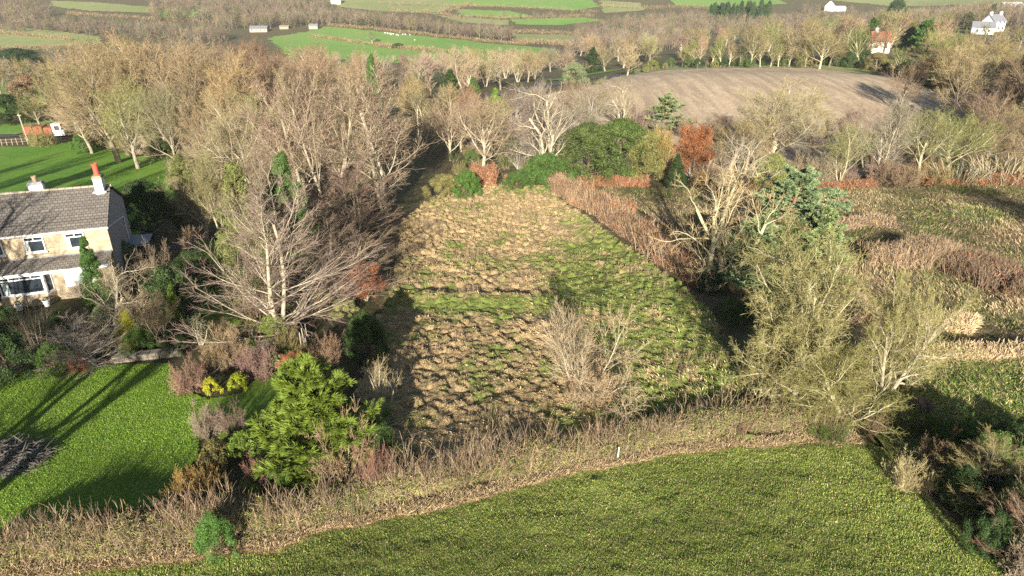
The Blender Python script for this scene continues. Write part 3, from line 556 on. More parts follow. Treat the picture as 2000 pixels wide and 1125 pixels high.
M_GLASS = plain('window glass', (.03, .04, .05), .06, 0, .8)
M_ROOMD = plain('dark room', (.02, .018, .016), .9)
M_CURT = plain('pale curtain', (.55, .60, .56), .8, var=.2, sc=14)
M_RED = plain('red paint', (.30, .07, .05), .7, var=.3)
M_BLACK = plain('black rubber', (.02, .02, .02), .8)
M_GREENP = plain('green plastic', (.02, .16, .10), .4)
M_WOOD = plain('weathered wood', (.38, .31, .23), .85)
M_SLATE = plain('grey slate', (.20, .20, .22), .7, var=.25)
M_REDTILE = plain('red tiles', (.42, .11, .065), .8, var=.2, sc=3)
M_STONEP = plain('pale stone', (.30, .26, .20), .9, var=.3, sc=4)

# ------------------------------------------------------------------ the stone house
HO = thing('stone_house', 'two storey sandstone house with a tiled roof, lean-to and white windows beside the lawn', 'house', (-25.9, 41.2, 0), R(19.1))
g0 = .3; L_, D_ = 15.0, 6.4
def gable(x0, x1, d, ze, zr, z0):   # closed gabled block as quads
    V = np.array([(x, y, z) for x in (x0, x1) for (y, z) in ((0, z0), (d, z0), (d, ze), (d/2, zr), (0, ze))], float)
    Q = [(0, 5, 9, 4), (1, 2, 7, 6)]; return V, np.array(Q+[(0, 4, 3, 1), (1, 3, 2, 1), (5, 6, 8, 9), (6, 7, 8, 8)])
Vg = np.array([(x, y, z) for x in (-L_, 0) for (y, z) in ((0, g0-1), (D_, g0-1), (D_, 5.2), (D_/2, 6.85), (0, 5.2))], float)
part('front_wall', [box(-L_, 0, 0, .3, g0-1, 5.2)], M_STONE, HO)
mg = mesh('gable_wall', *merge([box(-.3, -.003, .3, D_, g0-1, 5.2), box(-L_, -L_+.3, .3, D_, g0-1, 5.2), box(-L_+.3, -.3, D_-.3, D_-.003, g0-1, 5.2)]), M_RENDER)
obj('side_walls', mg, HO)
tri = lambda x: (np.array([(x, .05, 5.2), (x, D_-.05, 5.2), (x, D_/2, 6.8), (x, D_/2, 6.8)], float), np.array([(0, 1, 2, 3)]))
def prism(x0, x1):
    V = np.array([(x, y, z) for x in (x0, x1) for (y, z) in ((.05, 5.2), (D_-.05, 5.2), (D_/2+.1, 6.8), (D_/2-.1, 6.8))], float)
    return V, np.array([(0, 1, 2, 3), (4, 7, 6, 5), (0, 4, 5, 1), (1, 5, 6, 2), (2, 6, 7, 3), (3, 7, 4, 0)])
part('gable', [prism(-.3, -.003)], M_RENDER, HO); part('gable', [prism(-L_, -L_+.3)], M_RENDER, HO)
sl_ = (6.9-5.12)/(D_/2+.25)
def slab(x0, x1, y0, z0, y1, z1, th):
    V = np.array([(x, y, z) for x in (x0, x1) for (y, z) in ((y0, z0), (y1, z1), (y1, z1+th), (y0, z0+th))], float)
    return V, np.array([(0, 1, 2, 3), (4, 7, 6, 5), (0, 4, 5, 1), (1, 5, 6, 2), (2, 6, 7, 3), (3, 7, 4, 0)])
rf = part('roof', [slab(-L_-.1, .12, -.25, 5.1, D_/2, 6.85, .12), slab(-L_-.1, .12, D_+.25, 5.1, D_/2+.004, 6.85, .12)], M_TILE, HO)
# courses of tiles standing a little proud, so that the slope catches the light in rows
cs_ = [slab(-L_-.09, .11, -.24+i*.34, 5.225+i*.34*1.75/(D_/2+.25), -.24+i*.34+.34, 5.225+(i*.34+.34)*1.75/(D_/2+.25)+.0-.028, .03) for i in range(10)]
part('tile_courses', cs_, M_TILE, rf)
part('ridge_tiles', [cyl((-L_-.1+i*.45, D_/2, 6.93), (-L_-.1+i*.45+.43, D_/2, 6.93), .11) for i in range(34)], plain('ridge tile', (.33, .28, .22), .9), rf)
part('gutter', [cyl((-L_-.1, -.30, 5.12), (.14, -.30, 5.12), .055)], M_UPVC, HO)
def chimney(x, y, w, d, z1, potz, potr, pm, capm):
    c = part('chimney', [box(x-w/2, x+w/2, y-d/2, y+d/2, 6.2, z1)], M_WHITE, rf)
    part('cap', [box(x-w/2-.05, x+w/2+.05, y-d/2-.05, y+d/2+.05, z1, z1+.1), box(x-w/2-.0, x+w/2, y-d/2, y+d/2, z1+.1, z1+.2)], capm, c)
    part('pot', [lathe([(potr*1.1, z1+.2), (potr, z1+.3), (potr, potz-.1), (potr*1.25, potz-.08), (potr*1.25, potz), (potr*.8, potz), (potr*.75, potz-.3)], c=(x, y))], pm, c)
chimney(-.42, D_/2-.35, .5, .8, 7.6, 8.55, .17, M_POTRED, M_STONEP)
chimney(-4.15, D_/2+.2, .8, .5, 7.35, 7.9, .13, M_POTTAN, M_LEAD)
part('flashing', [box(-.80, -.02, D_/2-.92, D_/2-.80, 6.72, 6.80)], M_WHITE, rf)
def window(x0, x1, z0, z1, y, top=.28, cols=2, glass=M_GLASS, curtains=True):
    f = .07; sh = [box(x0, x1, y-.03, y+.05, z0, z0+f), box(x0, x1, y-.03, y+.05, z1-f, z1), box(x0, x0+f, y-.03, y+.05, z0+f, z1-f), box(x1-f, x1, y-.03, y+.05, z0+f, z1-f)]
    zt = z1-top
    if top: sh.append(box(x0+f, x1-f, y-.028, y+.05, zt-f/2, zt+f/2)); sh += [box(x0+(x1-x0)*k/cols-f/2, x0+(x1-x0)*k/cols+f/2, y-.027, y+.05, zt+f/2, z1-f) for k in range(1, cols)]
    o = part('window', sh, M_UPVC, HO); part('sill', [box(x0-.06, x1+.06, y-.10, y-.031, z0-.05, z0+.02)], M_UPVC, o)
    part('pane', [box(x0+f, x1-f, y+.0, y+.012, z0+f, z1-f)], glass, o)
    if curtains: part('curtain', [box(x0+f, x0+f+.16*(x1-x0), y-.006, y-.001, z0+f, zt-f/2)], M_CURT, o)
    return o
for x in (-2.45, -4.7, -6.95, -9.2, -11.4): window(x, x+1.08, 3.93, 4.95, -.03)
# lean-to along the front with a bay and a curtained window
part('lean_to_roof', [slab(-L_+2, -.05, -1.30, 2.98, -.002, 3.42, .10)], M_TILE, HO)
part('lean_to_gutter', [cyl((-L_+2, -1.36, 3.02), (-.05, -1.36, 3.02), .05)], M_UPVC, HO)
part('fascia', [box(-L_+2, -.05, -1.29, -1.25, 2.86, 2.97)], M_UPVC, HO)
part('flashing_strip', [box(-L_+2, -.05, -.03, -.004, 3.5, 3.58)], M_LEAD, HO)
part('bay_wall', [box(-6.4, -3.95, -1.15, -.5, g0-1, 1.62), box(-9.9, -6.4, -1.15, -.5, g0-1, 1.3)], M_STONE, HO)
part('porch_wall', [box(-3.62, -3.0, -.55, -.004, g0-1, 2.97), box(-3.0, -.3, -.55, -.003, g0-1, 1.62), box(-1.35, -.05, -.551, -.002, 1.62, 2.97), box(-3.95, -3.62, -.5, -.005, g0-1, 1.55)], M_STONE, HO)
window(-6.35, -3.97, 1.64, 2.85, -1.12, .24, 4, curtains=False)
part('curtain', [box(-6.2, -5.85, -1.125, -1.12, 1.72, 2.5)], M_CURT, HO)
window(-2.98, -1.37, 1.64, 2.85, -.52, .22, 3, glass=M_CURT, curtains=False)
window(-9.85, -6.6, 1.3, 2.85, -1.12, .24, 4, curtains=False)
ob = part('side_light', [slab(-.04, .04, 0, 0, 0, 0, .01)], M_UPVC, HO) if False else None
dr = thing('x', 'x', 'x'); bpy.data.objects.remove(dr)
a_ = np.array([-3.97, -1.12]); b_ = np.array([-3.62, -.52])
def slant(f0, f1, z0, z1, th, push=0):
    u = (b_-a_); nrm = np.array([u[1], -u[0]])/np.linalg.norm(u); p, q = a_+u*f0+nrm*push, a_+u*f1+nrm*push; p2, q2 = p+nrm*th, q+nrm*th
    V = np.array([(*p, z0), (*q, z0), (*q2, z0), (*p2, z0), (*p, z1), (*q, z1), (*q2, z1), (*p2, z1)]); return V, np.array([(0, 3, 2, 1), (4, 5, 6, 7), (0, 1, 5, 4), (1, 2, 6, 5), (2, 3, 7, 6), (3, 0, 4, 7)])
d_ = part('porch_door', [slant(0, 1, 1.45, 1.6, .06), slant(0, 1, 2.8, 2.95, .06), slant(0, .18, 1.6, 2.8, .06), slant(.82, 1, 1.6, 2.8, .06)], M_UPVC, HO)
part('pane', [slant(.18, .82, 1.6, 2.8, .02, .01)], M_GLASS, d_)
part('base', [slant(0, 1, g0-1, 1.45, .05)], M_STONE, d_)
part('downpipe', [cyl((.05, D_-1.4, 1.0), (.05, D_-1.4, 4.2), .04), cyl((.05, D_-1.4, 4.2), (.05, .25, 5.0), .03)], M_UPVC, HO)
pc = part('side_porch', [box(.01, 1.3, D_-2.3, D_-.3, g0-1, 2.2)], M_GLASS, HO)
part('roof', [box(-.02, 1.4, D_-2.4, D_-.25, 2.27, 2.33)], M_LEAD, pc); part('porch_frame', [box(.0, 1.34, D_-2.34, D_-2.30, 2.16, 2.26), box(1.30, 1.34, D_-2.3, D_-.3, 2.16, 2.26), box(1.30, 1.34, D_-2.34, D_-2.30, g0-1, 2.16)], M_UPVC, pc)

# small garden things
def gz(x, y): return float(hgt(x, y))
def pot(px, py, label, r=.2, h=.4, m=M_WHITE):
    x, y = at(px, py); e = thing('plant_pot', label, 'plant pot', (x, y, gz(x, y)), 0, 'plant pots in front of the house')
    part('pot', [lathe([(r*.6, 0), (r*.75, 0), (r, h), (r*1.12, h), (r*1.12, h+.05), (r*.9, h+.05), (r*.85, h-.05), (r*.0+.01, h-.06)])], m, e)
    V, F = leafcloud(np.random.RandomState(3), np.array([[0, 0, h+.08]]), np.array([r*.9]), 120, .07); k = obj('plant', mesh('pot_plant', V, F, M_LEAF), e); k.color = (*COL['green'], 1)
pot(40, 606, 'round white plant pot near the picture window'); pot(93, 598, 'white plant pot below the porch side light')
x, y = at(124, 577); e = thing('water_butt', 'dark green barrel against the house wall below the curtained window', 'barrel', (x, y, gz(x, y))); part('barrel', [lathe([(.22, 0), (.27, .35), (.24, .7), (.02, .7)])], M_GREENP, e); part('lid', [lathe([(.26, .7), (.26, .75), (.02, .78)])], M_BLACK, e)
x, y = at(115, 633); e = thing('garden_lantern', 'small cream stone ornament standing in the dark flower bed', 'ornament', (x, y, gz(x, y))); part('plinth', [lathe([(.14, 0), (.14, .08), (.06, .12), (.06, .35), (.12, .4), (.12, .46), (.02, .46)])], M_STONEP, e); part('ball', [lathe([(.02, .46), (.09, .52), (.09, .58), (.02, .64)])], M_STONEP, e)
x, y = at(1205, 905); e = thing('marker_stake', 'short white stake standing in the field hedge', 'stake', (x, y, gz(x, y))); part('post', [cyl((0, 0, 0), (.03, 0, .8), .028)], M_CREAM, e); part('cap', [lathe([(.038, .78), (.038, .83), (.01, .84)], c=(.03, 0))], M_WHITE, e)
def stonewall(a, b, h, label, th=.35, seed=1):
    p, q = np.array(at(*a)), np.array(at(*b)); Lw = np.linalg.norm(q-p); e = thing('garden_wall', label, 'wall', (*p, gz(*p)), math.atan2(q[1]-p[1], q[0]-p[0])); r = random.Random(seed); sh = []; x = 0
    for lay in range(max(1, int(h/.16))):
        x = -r.random()*.3
        while x < Lw:
            wd = r.uniform(.25, .5); sh.append(box(x+.012, x+wd-.012, -th/2-r.uniform(0, .03), th/2+r.uniform(0, .03), lay*.16+.004-(0.1 if lay == 0 else 0), lay*.16+.15)); x += wd
    part('stones', sh, M_STONEP, e); part('coping', [box(i*.6, i*.6+.58, -th/2-.06, th/2+.06, int(h/.16)*.16, int(h/.16)*.16+.07) for i in range(int(Lw/.6))], M_STONEP, e)
stonewall((225, 708), (345, 695), .35, 'low dry stone edging at the top of the lawn')
stonewall((440, 700), (590, 672), .5, 'low pale stone wall in the shrubbery below the wide bare tree', seed=2)
# brushwood heap on the lawn
x, y = at(-2, 905); rr = np.random.RandomState(2); e = thing('brushwood_heap', 'grey heap of cut branches and dead leaves on the lawn by the left edge', 'heap', (x, y, gz(x, y)+.03)); n = 1500
a = rr.uniform(0, 6.28, n); q = np.sqrt(rr.rand(n))*1.7; s_ = np.stack([q*np.cos(a)*1.35, q*np.sin(a), rr.rand(n)*.9*(1-(q/1.9)**2)], 1); dd = norm(rr.randn(n, 3)*np.array([1, 1, .25])); P = branch(rr, s_, dd, rr.uniform(.3, 1.3, n), 4, .15, -.02)
V, F = tube(P, rr.uniform(.012, .035, n)[:, None]*np.linspace(1, .4, 4)[None], 3, rr); k = obj('branches', mesh('cut_branches', V, F, M_BARK), e); k.color = (.15, .135, .115, 1); e.scale = (.8, .75, .7)
cen = np.stack([q*np.cos(a)*1.3, q*np.sin(a), .45*(1-(q/1.9)**2)], 1)[:300]; V, F = leafcloud(rr, cen, np.full(300, .3), 7000, .13, squash=.6); k = obj('dead_leaves', mesh('heap_leaves', V, F, M_LEAF), e); k.color = (.13, .13, .12, 1)

# ------------------------------------------------------------------ trees and shrubs placed one by one
# (kind, base x, base y, top y, crown width px, crown colour, bark colour, label, category)
T = [
 # --- garden and left of the paddock
 ('cedar1', 635, 905, 704, 238, 'fresh', 'dark', 'bright green spreading cedar at the right end of the lawn', 'conifer'),
 ('wide1', 545, 665, 338, 385, 'grey', 'pale', 'wide silvery bare tree with long sweeping low branches beside the dark driveway', 'tree'),
 ('wide2', 665, 590, 425, 270, 'purple', 'mid', 'reddish brown bare tree whose low branches overhang the left edge of the paddock', 'tree'),
 ('cypress3', 500, 590, 320, 125, 'moss', 'dark', 'yellow-green conifer showing through the wide bare tree', 'conifer'),
 ('cypress3', 580, 540, 300, 110, 'green', 'dark', 'dark green conifer behind the wide silvery bare tree', 'conifer'),
 ('cypress1', 202, 610, 462, 62, 'green', 'dark', 'narrow pointed green cypress against the right end of the house front', 'conifer'),
 ('cypress1', 350, 640, 555, 36, 'lime', 'dark', 'slim bright green conifer behind the garden shrubs', 'conifer'),
 ('open1', 240, 655, 510, 190, 'pink', 'pale', 'bare many-branched shrub tree in front of the house corner', 'tree'),
 ('wide2', 190, 712, 612, 190, 'grey', 'grey', 'low grey twisting bare tree at the back edge of the lawn', 'tree'),
 ('birch1', 320, 680, 555, 100, 'tan', 'mid', 'small upright bare tree beside the slim bright green conifer', 'tree'),
 ('cypress1', 262, 672, 606, 72, 'gold', 'dark', 'golden yellow conifer bush behind the low grey tree', 'bush'),
 ('whip1', 75, 680, 588, 78, 'pink', 'mid', 'vase-shaped bush of bare pinkish canes below the picture window', 'bush'),
 ('open1', 392, 675, 608, 60, 'sage', 'pale', 'small contorted pale bare tree at the end of the flower bed', 'tree'),
 ('ball1', 415, 770, 738, 44, 'gold', 'dark', 'clipped golden ball bush, the left of the pair beside the lawn', 'bush'),
 ('ball1', 467, 760, 729, 50, 'gold', 'dark', 'clipped golden ball bush, the right of the pair beside the lawn', 'bush'),
 ('brush1', 375, 762, 700, 80, 'brown', 'mid', 'pinkish bare twiggy bush bordering the lawn', 'bush'),
 ('brush2', 445, 712, 640, 95, 'tan', 'mid', 'tan twiggy bush behind the low stone wall', 'bush'),
 ('brush1', 505, 735, 668, 85, 'purple', 'mid', 'rosy bare bush above the golden balls', 'bush'),
 ('brush2', 560, 690, 640, 70, 'olive', 'mid', 'olive twiggy bush under the wide silvery tree', 'bush'),
 ('dome1', 540, 668, 615, 80, 'lime', 'dark', 'pale green leafy bush at the foot of the wide silvery tree', 'bush'),
 ('rust1', 585, 762, 695, 75, 'rust', 'mid', 'rusty red leafy bush just above the bright green cedar', 'bush'),
 ('dome1', 605, 720, 680, 46, 'amber', 'dark', 'small amber leafed bush above the rusty bush', 'bush'),
 ('brush1', 405, 850, 785, 70, 'grey', 'mid', 'grey-pink bare bush jutting into the lawn', 'bush'),
 ('shrub1', 465, 850, 778, 80, 'purple', 'mid', 'purplish bare bush between the lawn and the cedar', 'bush'),
 ('ball1', 424, 910, 860, 74, 'moss', 'dark', 'rounded variegated green bush at the right side of the lawn', 'bush'),
 ('ball1', 482, 893, 842, 70, 'lime', 'dark', 'rounded yellow-green bush next to the cedar foot', 'bush'),
 ('brush2', 388, 972, 908, 100, 'amber', 'mid', 'amber twiggy bush at the near right corner of the lawn', 'bush'),
 ('brush1', 525, 955, 888, 90, 'red', 'mid', 'red-brown twiggy bush left of the cedar foot', 'bush'),
 ('dome1', 555, 955, 905, 80, 'green', 'dark', 'green leafy bush behind the field hedge below the cedar', 'bush'),
 ('brush1', 668, 935, 800, 140, 'tan', 'pale', 'pale round bare bush in front of the cedar', 'bush'),
 ('shrub2', 732, 965, 868, 80, 'red', 'mid', 'reddish bare sapling clump rising from the field hedge beside the pale round bush', 'bush'),
 ('open1', 745, 815, 690, 90, 'tan', 'pale', 'scraggy pale bare tree on the shaded left edge of the paddock', 'tree'),
 ('dome1', 110, 722, 668, 90, 'green', 'dark', 'dark green leafy bush at the top left of the lawn', 'bush'),
 ('dome1', 25, 745, 640, 110, 'dgreen', 'dark', 'dark evergreen bush at the left edge above the lawn', 'bush'),
 ('brush2', 152, 722, 690, 62, 'rust', 'dark', 'small russet bush at the top edge of the lawn', 'bush'),
 ('dome1', 255, 540, 470, 70, 'sage', 'dark', 'grey-green leafy bush at the shaded gable end', 'bush'),
 ('dome2', 340, 620, 520, 130, 'dgreen', 'dark', 'large dark evergreen bush in deep shade right of the house', 'bush'),
 ('dome2', 385, 560, 490, 100, 'dgreen', 'dark', 'dark evergreen bush beside the driveway', 'bush'),
 ('shrub3', 310, 560, 465, 70, 'pink', 'mid', 'bare pinkish bush by the gable end', 'bush'),
 ('dome1', 280, 690, 640, 70, 'green', 'dark', 'green bush under the golden conifer', 'bush'),
 ('dome1', 345, 690, 640, 60, 'dgreen', 'dark', 'dark green bush under the small upright bare tree', 'bush'),
 ('dome1', 215, 640, 590, 80, 'sage', 'dark', 'sage green bush under the bare shrub tree', 'bush'),
 ('dome1', 120, 650, 610, 60, 'dgreen', 'dark', 'dark green low bush beside the stone ornament', 'bush'),
 ('dome1', 10, 640, 598, 60, 'dgreen', 'dark', 'dark bush below the left end of the picture window', 'bush'),
 ('shrub3', 640, 720, 655, 90, 'brown', 'dark', 'dark brown bare bush in the shade beside the paddock', 'bush'),
 ('dome2', 720, 700, 610, 90, 'dgreen', 'dark', 'shaded dark green bush on the left edge of the paddock', 'bush'),
 ('dome2', 745, 905, 820, 80, 'dgreen', 'dark', 'shaded dark green bush right of the cedar', 'bush'),
 ('dome1', 690, 860, 800, 70, 'dgreen', 'dark', 'dark green bush tucked behind the cedar', 'bush'),
 ('rust1', 715, 590, 520, 90, 'rust', 'mid', 'rust leaved bush at the left paddock corner', 'bush'),
 # --- around the left field and house back
 ('cypress2', 372, 430, 302, 82, 'moss', 'dark', 'yellow-green conifer at the corner of the bright green field', 'conifer'),
 ('open1', 330, 455, 345, 66, 'grey', 'grey', 'grey bare small tree behind the house', 'tree'),
 ('dome3', 300, 470, 352, 110, 'dgreen', 'dark', 'dark evergreen tree in deep shade behind the house gable', 'tree'),
 ('fan1', 405, 470, 330, 120, 'tan', 'pale', 'pale bare tree right of the yellow-green conifer', 'tree'),
 ('birch2', 440, 470, 290, 90, 'olive', 'yel', 'slim ivy-yellow bare tree beside the driveway', 'tree'),
 ('shrub2', 365, 500, 440, 60, 'tan', 'mid', 'tan bare bush by the driveway bend', 'bush'),
 # --- pale pinkish trees in the middle
 ('birch1', 600, 425, 140, 210, 'pink', 'pale', 'tall pale pinkish bare tree, left of the three in the middle wood', 'tree'),
 ('birch3', 655, 435, 128, 210, 'pink', 'pale', 'tall pale pinkish bare tree, middle of the three in the middle wood', 'tree'),
 ('birch2', 752, 412, 128, 270, 'pink', 'pale', 'large white-limbed bare tree leaning right at the top corner of the paddock', 'tree'),
 ('fan2', 500, 400, 190, 190, 'tan', 'pale', 'pale bare tree left of the tall pinkish trees', 'tree'),
 ('birch1', 545, 430, 240, 150, 'pink', 'pale', 'medium pink-tinged bare tree between wide tree and tall trees', 'tree'),
 ('wide1', 700, 480, 310, 240, 'purple', 'mid', 'purple-brown bare tree overhanging the shaded top left corner of the paddock', 'tree'),
 ('wide2', 615, 500, 330, 200, 'brown', 'mid', 'brown bare tree in the dark gap behind the conifers', 'tree'),
 ('birch2', 450, 380, 225, 130, 'pink', 'pale', 'pinkish bare tree at the right end of the bright green field', 'tree'),
 ('birch1', 708, 262, 92, 80, 'larch', 'mid', 'orange-tinted larch rising behind the middle wood', 'tree'),
 ('cypress3', 742, 335, 108, 52, 'green', 'dark', 'tall ivy-green column tree between the two tallest pale trees', 'conifer'),
 ('cypress3', 722, 345, 210, 60, 'dgreen', 'dark', 'dark green conifer at the foot of the ivy-green column tree', 'conifer'),
 ('cypress1', 968, 262, 172, 46, 'lime', 'dark', 'small bright lime conifer beside the lane', 'conifer'),
 ('cypress2', 882, 222, 135, 66, 'dgreen', 'dark', 'dark conifer left of the lane', 'conifer'),
 ('cypress2', 925, 215, 150, 40, 'green', 'dark', 'green conifer just left of the lane beside the dark one', 'conifer'),
 # --- top of the paddock
 ('fan3', 945, 345, 185, 150, 'tan', 'pale', 'bare tree above the rust bracken at the paddock top', 'tree'),
 ('open1', 1072, 345, 150, 190, 'grey', 'pale', 'pale grey spreading bare tree left of the ivy covered bushes', 'tree'),
 ('birch3', 1040, 300, 165, 120, 'purple', 'grey', 'purplish bare tree in front of the stubble field', 'tree'),
 ('birch1', 1130, 310, 155, 120, 'grey', 'grey', 'silver-grey bare tree against the left part of the stubble field', 'tree'),
 ('open1', 1215, 262, 150, 110, 'tan', 'pale', 'cream-limbed bare tree standing up before the stubble field', 'tree'),
 ('shrub1', 1020, 330, 240, 90, 'grey', 'grey', 'grey bare bush left of the ivy covered bushes', 'bush'),
 ('dome3', 1145, 352, 240, 140, 'ivy', 'dark', 'ivy covered bush, left of the big green row above the paddock', 'bush'),
 ('dome3', 1210, 350, 232, 140, 'ivy', 'dark', 'ivy covered bush, middle of the big green row above the paddock', 'bush'),
 ('dome3', 1262, 352, 255, 100, 'moss', 'dark', 'yellowish ivy bush, right of the big green row above the paddock', 'bush'),
 ('dome2', 1065, 365, 300, 110, 'green', 'dark', 'bright green low bush at the far corner of the paddock', 'bush'),
 ('dome2', 912, 388, 332, 62, 'green', 'dark', 'bright green bush at the top left corner of the paddock', 'bush'),
 ('dome2', 870, 388, 340, 80, 'moss', 'dark', 'mossy green bush under the white-limbed leaning tree', 'bush'),
 ('dome1', 1010, 372, 335, 60, 'green', 'dark', 'low green bush between the bracken clumps', 'bush'),
 ('rust1', 1295, 352, 248, 66, 'amber', 'mid', 'golden amber leafed tree at the right of the ivy bushes', 'tree'),
 ('rust1', 1345, 352, 246, 92, 'orange', 'mid', 'orange-brown beech tree behind the pale bare tree', 'tree'),
 ('cypress2', 1318, 372, 300, 46, 'dgreen', 'dark', 'dark evergreen between the amber and the orange trees', 'conifer'),
 ('pine2', 1296, 262, 182, 96, 'blue', 'pine', 'blue-green pine at the near edge of the stubble field', 'conifer'),
 # --- middle of the picture, right of the paddock
 ('open1', 1385, 565, 290, 240, 'straw', 'yel', 'pale yellow gnarled bare tree beside the russet hedge', 'tree'),
 ('open1', 1440, 430, 250, 150, 'grey', 'pale', 'pale bare tree behind the gnarled yellow one', 'tree'),
 ('pine1', 1525, 505, 318, 190, 'blue', 'pine', 'tall blue-green pine with a bare orange trunk', 'conifer'),
 ('pine2', 1592, 545, 405, 140, 'blue', 'pine', 'blue-green pine, the lower right of the leaning pines', 'conifer'),
 ('pine2', 1460, 560, 420, 210, 'blue', 'pine', 'broad dark pine mass behind the big lichened oak', 'conifer'),
 ('pine2', 1520, 570, 440, 130, 'dgreen', 'pine', 'dark pine between the broad pine mass and the lower right pine', 'conifer'),
 ('oak1', 1550, 800, 480, 370, 'yellow', 'yel', 'big yellow lichened oak at the right corner of the paddock', 'tree'),
 ('oak2', 1725, 775, 545, 240, 'yellow', 'pale', 'second lichened oak standing right of the big one', 'tree'),
 ('oak3', 1655, 840, 665, 270, 'moss', 'yel', 'low spreading lichened oak at the end of the field hedge', 'tree'),
 ('oak2', 1485, 800, 600, 170, 'olive', 'yel', 'olive lichened small oak overhanging the right side of the paddock', 'tree'),
 ('sap1', 1150, 775, 612, 285, 'tan', 'pale', 'lone small bare birch standing in the paddock', 'tree'),
 ('shrub1', 1440, 850, 800, 60, 'red', 'mid', 'red-brown bare bush in the field hedge near the oak', 'bush'),
 ('dome1', 1440, 640, 590, 60, 'dgreen', 'dark', 'dark bush in shade between russet hedge and oak', 'bush'),
 ('brush1', 1152, 785, 715, 120, 'straw', 'mid', 'straw-coloured twiggy scrub round the foot of the lone paddock birch', 'bush'),
 # --- far side of the rough field
 ('fan1', 1510, 335, 155, 230, 'tan', 'pale', 'broad pale bare tree at the near edge of the stubble field', 'tree'),
 ('fan2', 1425, 340, 225, 150, 'olive', 'pale', 'pale olive bare tree behind the orange beech', 'tree'),
 ('brush1', 1590, 365, 300, 80, 'pink', 'mid', 'pinkish bare bush behind the blue-green pine', 'bush'),
 ('birch1', 1640, 360, 230, 100, 'olive', 'yel', 'olive bare tree right of the pinkish bush', 'tree'),
 ('birch2', 1708, 352, 185, 110, 'grey', 'pale', 'slender grey bare tree in front of the shaded stubble', 'tree'),
 ('birch3', 1690, 345, 205, 110, 'purple', 'grey', 'purplish slender bare tree beside the slender grey one', 'tree'),
 ('fan3', 1790, 352, 212, 130, 'yellow', 'yel', 'yellow-green bare willow, left of the willow pair', 'tree'),
 ('fan1', 1850, 345, 215, 140, 'moss', 'yel', 'yellow-green bare willow, right of the willow pair', 'tree'),
 ('fan2', 1925, 335, 215, 150, 'brown', 'mid', 'brown bare tree right of the willows', 'tree'),
 ('fan3', 1995, 330, 195, 150, 'tan', 'mid', 'tan bare tree at the right edge behind the rough field', 'tree'),
 ('whip2', 1950, 358, 300, 150, 'straw', 'pale', 'pale straw-coloured willow bush above the long bracken strip', 'bush'),
 ('whip1', 1870, 358, 305, 120, 'sage', 'pale', 'sage-pale willow bush below the willow pair', 'bush'),
 ('brush2', 1745, 362, 310, 90, 'brown', 'mid', 'brown bare bush below the slender grey tree', 'bush'),
 ('dome2', 1500, 372, 300, 90, 'moss', 'dark', 'mossy green bush below the broad pale tree', 'bush'),
 ('brush2', 1560, 368, 300, 70, 'tan', 'mid', 'tan bush left of the blue-green pine top', 'bush'),
 ('shrub3', 1380, 372, 320, 60, 'amber', 'mid', 'amber twiggy bush beside the orange beech', 'bush'),
 # --- bottom right corner
 ('wide1', 1900, 985, 835, 210, 'olive', 'mid', 'grey bare tree with drooping boughs at the corner of the near pasture', 'tree'),
 ('wide2', 1975, 1085, 930, 190, 'brown', 'mid', 'tan drooping bare tree at the right edge of the near pasture', 'tree'),
 ('dome2', 1925, 940, 845, 110, 'green', 'dark', 'glossy green bush behind the drooping grey tree', 'bush'),
 ('dome2', 1995, 965, 850, 100, 'green', 'dark', 'glossy green bush at the right edge', 'bush'),
 ('dome2', 1975, 1050, 925, 120, 'dgreen', 'dark', 'dark green bush between the two drooping trees', 'bush'),
 ('dome2', 1870, 985, 905, 100, 'dgreen', 'dark', 'dark green bush under the drooping grey tree', 'bush'),
 ('dome2', 1925, 1085, 1000, 90, 'dgreen', 'dark', 'dark low bush by the right hand edge of the near pasture', 'bush'),
 ('brush2', 1775, 950, 885, 100, 'straw', 'mid', 'straw-coloured twiggy bush at the corner of the near pasture', 'bush'),
 ('brush1', 1835, 925, 850, 110, 'brown', 'mid', 'brown bramble bush at the foot of the low spreading oak', 'bush'),
 ('brush1', 2010, 1140, 1040, 110, 'grey', 'mid', 'grey twiggy bush at the bottom right corner', 'bush'),
 ('dome1', 430, 1090, 1005, 90, 'green', 'dark', 'dark green holly growing in the field hedge', 'bush'),
 ('whip2', 705, 1010, 955, 50, 'lime', 'mid', 'bright green broom bush in the field hedge', 'bush'),
 ('shrub3', 80, 1075, 1008, 70, 'pink', 'mid', 'bare cane clump rising from the field hedge at the lower left', 'bush'),
 ('shrub1', 190, 1050, 990, 60, 'pink', 'mid', 'bare cane clump in the field hedge next to the lawn shadow', 'bush'),
 ('shrub2', 345, 1030, 975, 90, 'pink', 'mid', 'bare cane clump in the field hedge below the amber bush', 'bush'),
 # --- along the crest of the stubble field and beyond
 ('fan1', 1465, 132, 42, 66, 'olive', 'yel', 'tallest bare tree on the crest of the stubble field', 'tree'),
 ('mid1', 1225, 148, 95, 55, 'straw', 'pale', 'pale bare tree at the left end of the stubble field crest', 'tree'),
 ('cypress2', 1157, 142, 92, 40, 'dgreen', 'dark', 'dark conifer beside the lane bend', 'conifer'),
 ('dome3', 1122, 165, 122, 50, 'sage', 'dark', 'pale green bush tree beside the lane', 'tree'),
 ('mid2', 1182, 140, 92, 66, 'tan', 'mid', 'round tan bare tree right of the dark conifer at the lane bend', 'tree'),
 ('mid3', 1105, 158, 95, 80, 'straw', 'mid', 'straw-coloured bare tree left of the lane bend', 'tree'),
 ('fir1', 1702, 92, 36, 46, 'green', 'dark', 'green fir left above the red-roofed house', 'conifer'),
 ('fir1', 1732, 84, 38, 50, 'green', 'dark', 'green fir directly above the red-roofed house', 'conifer'),
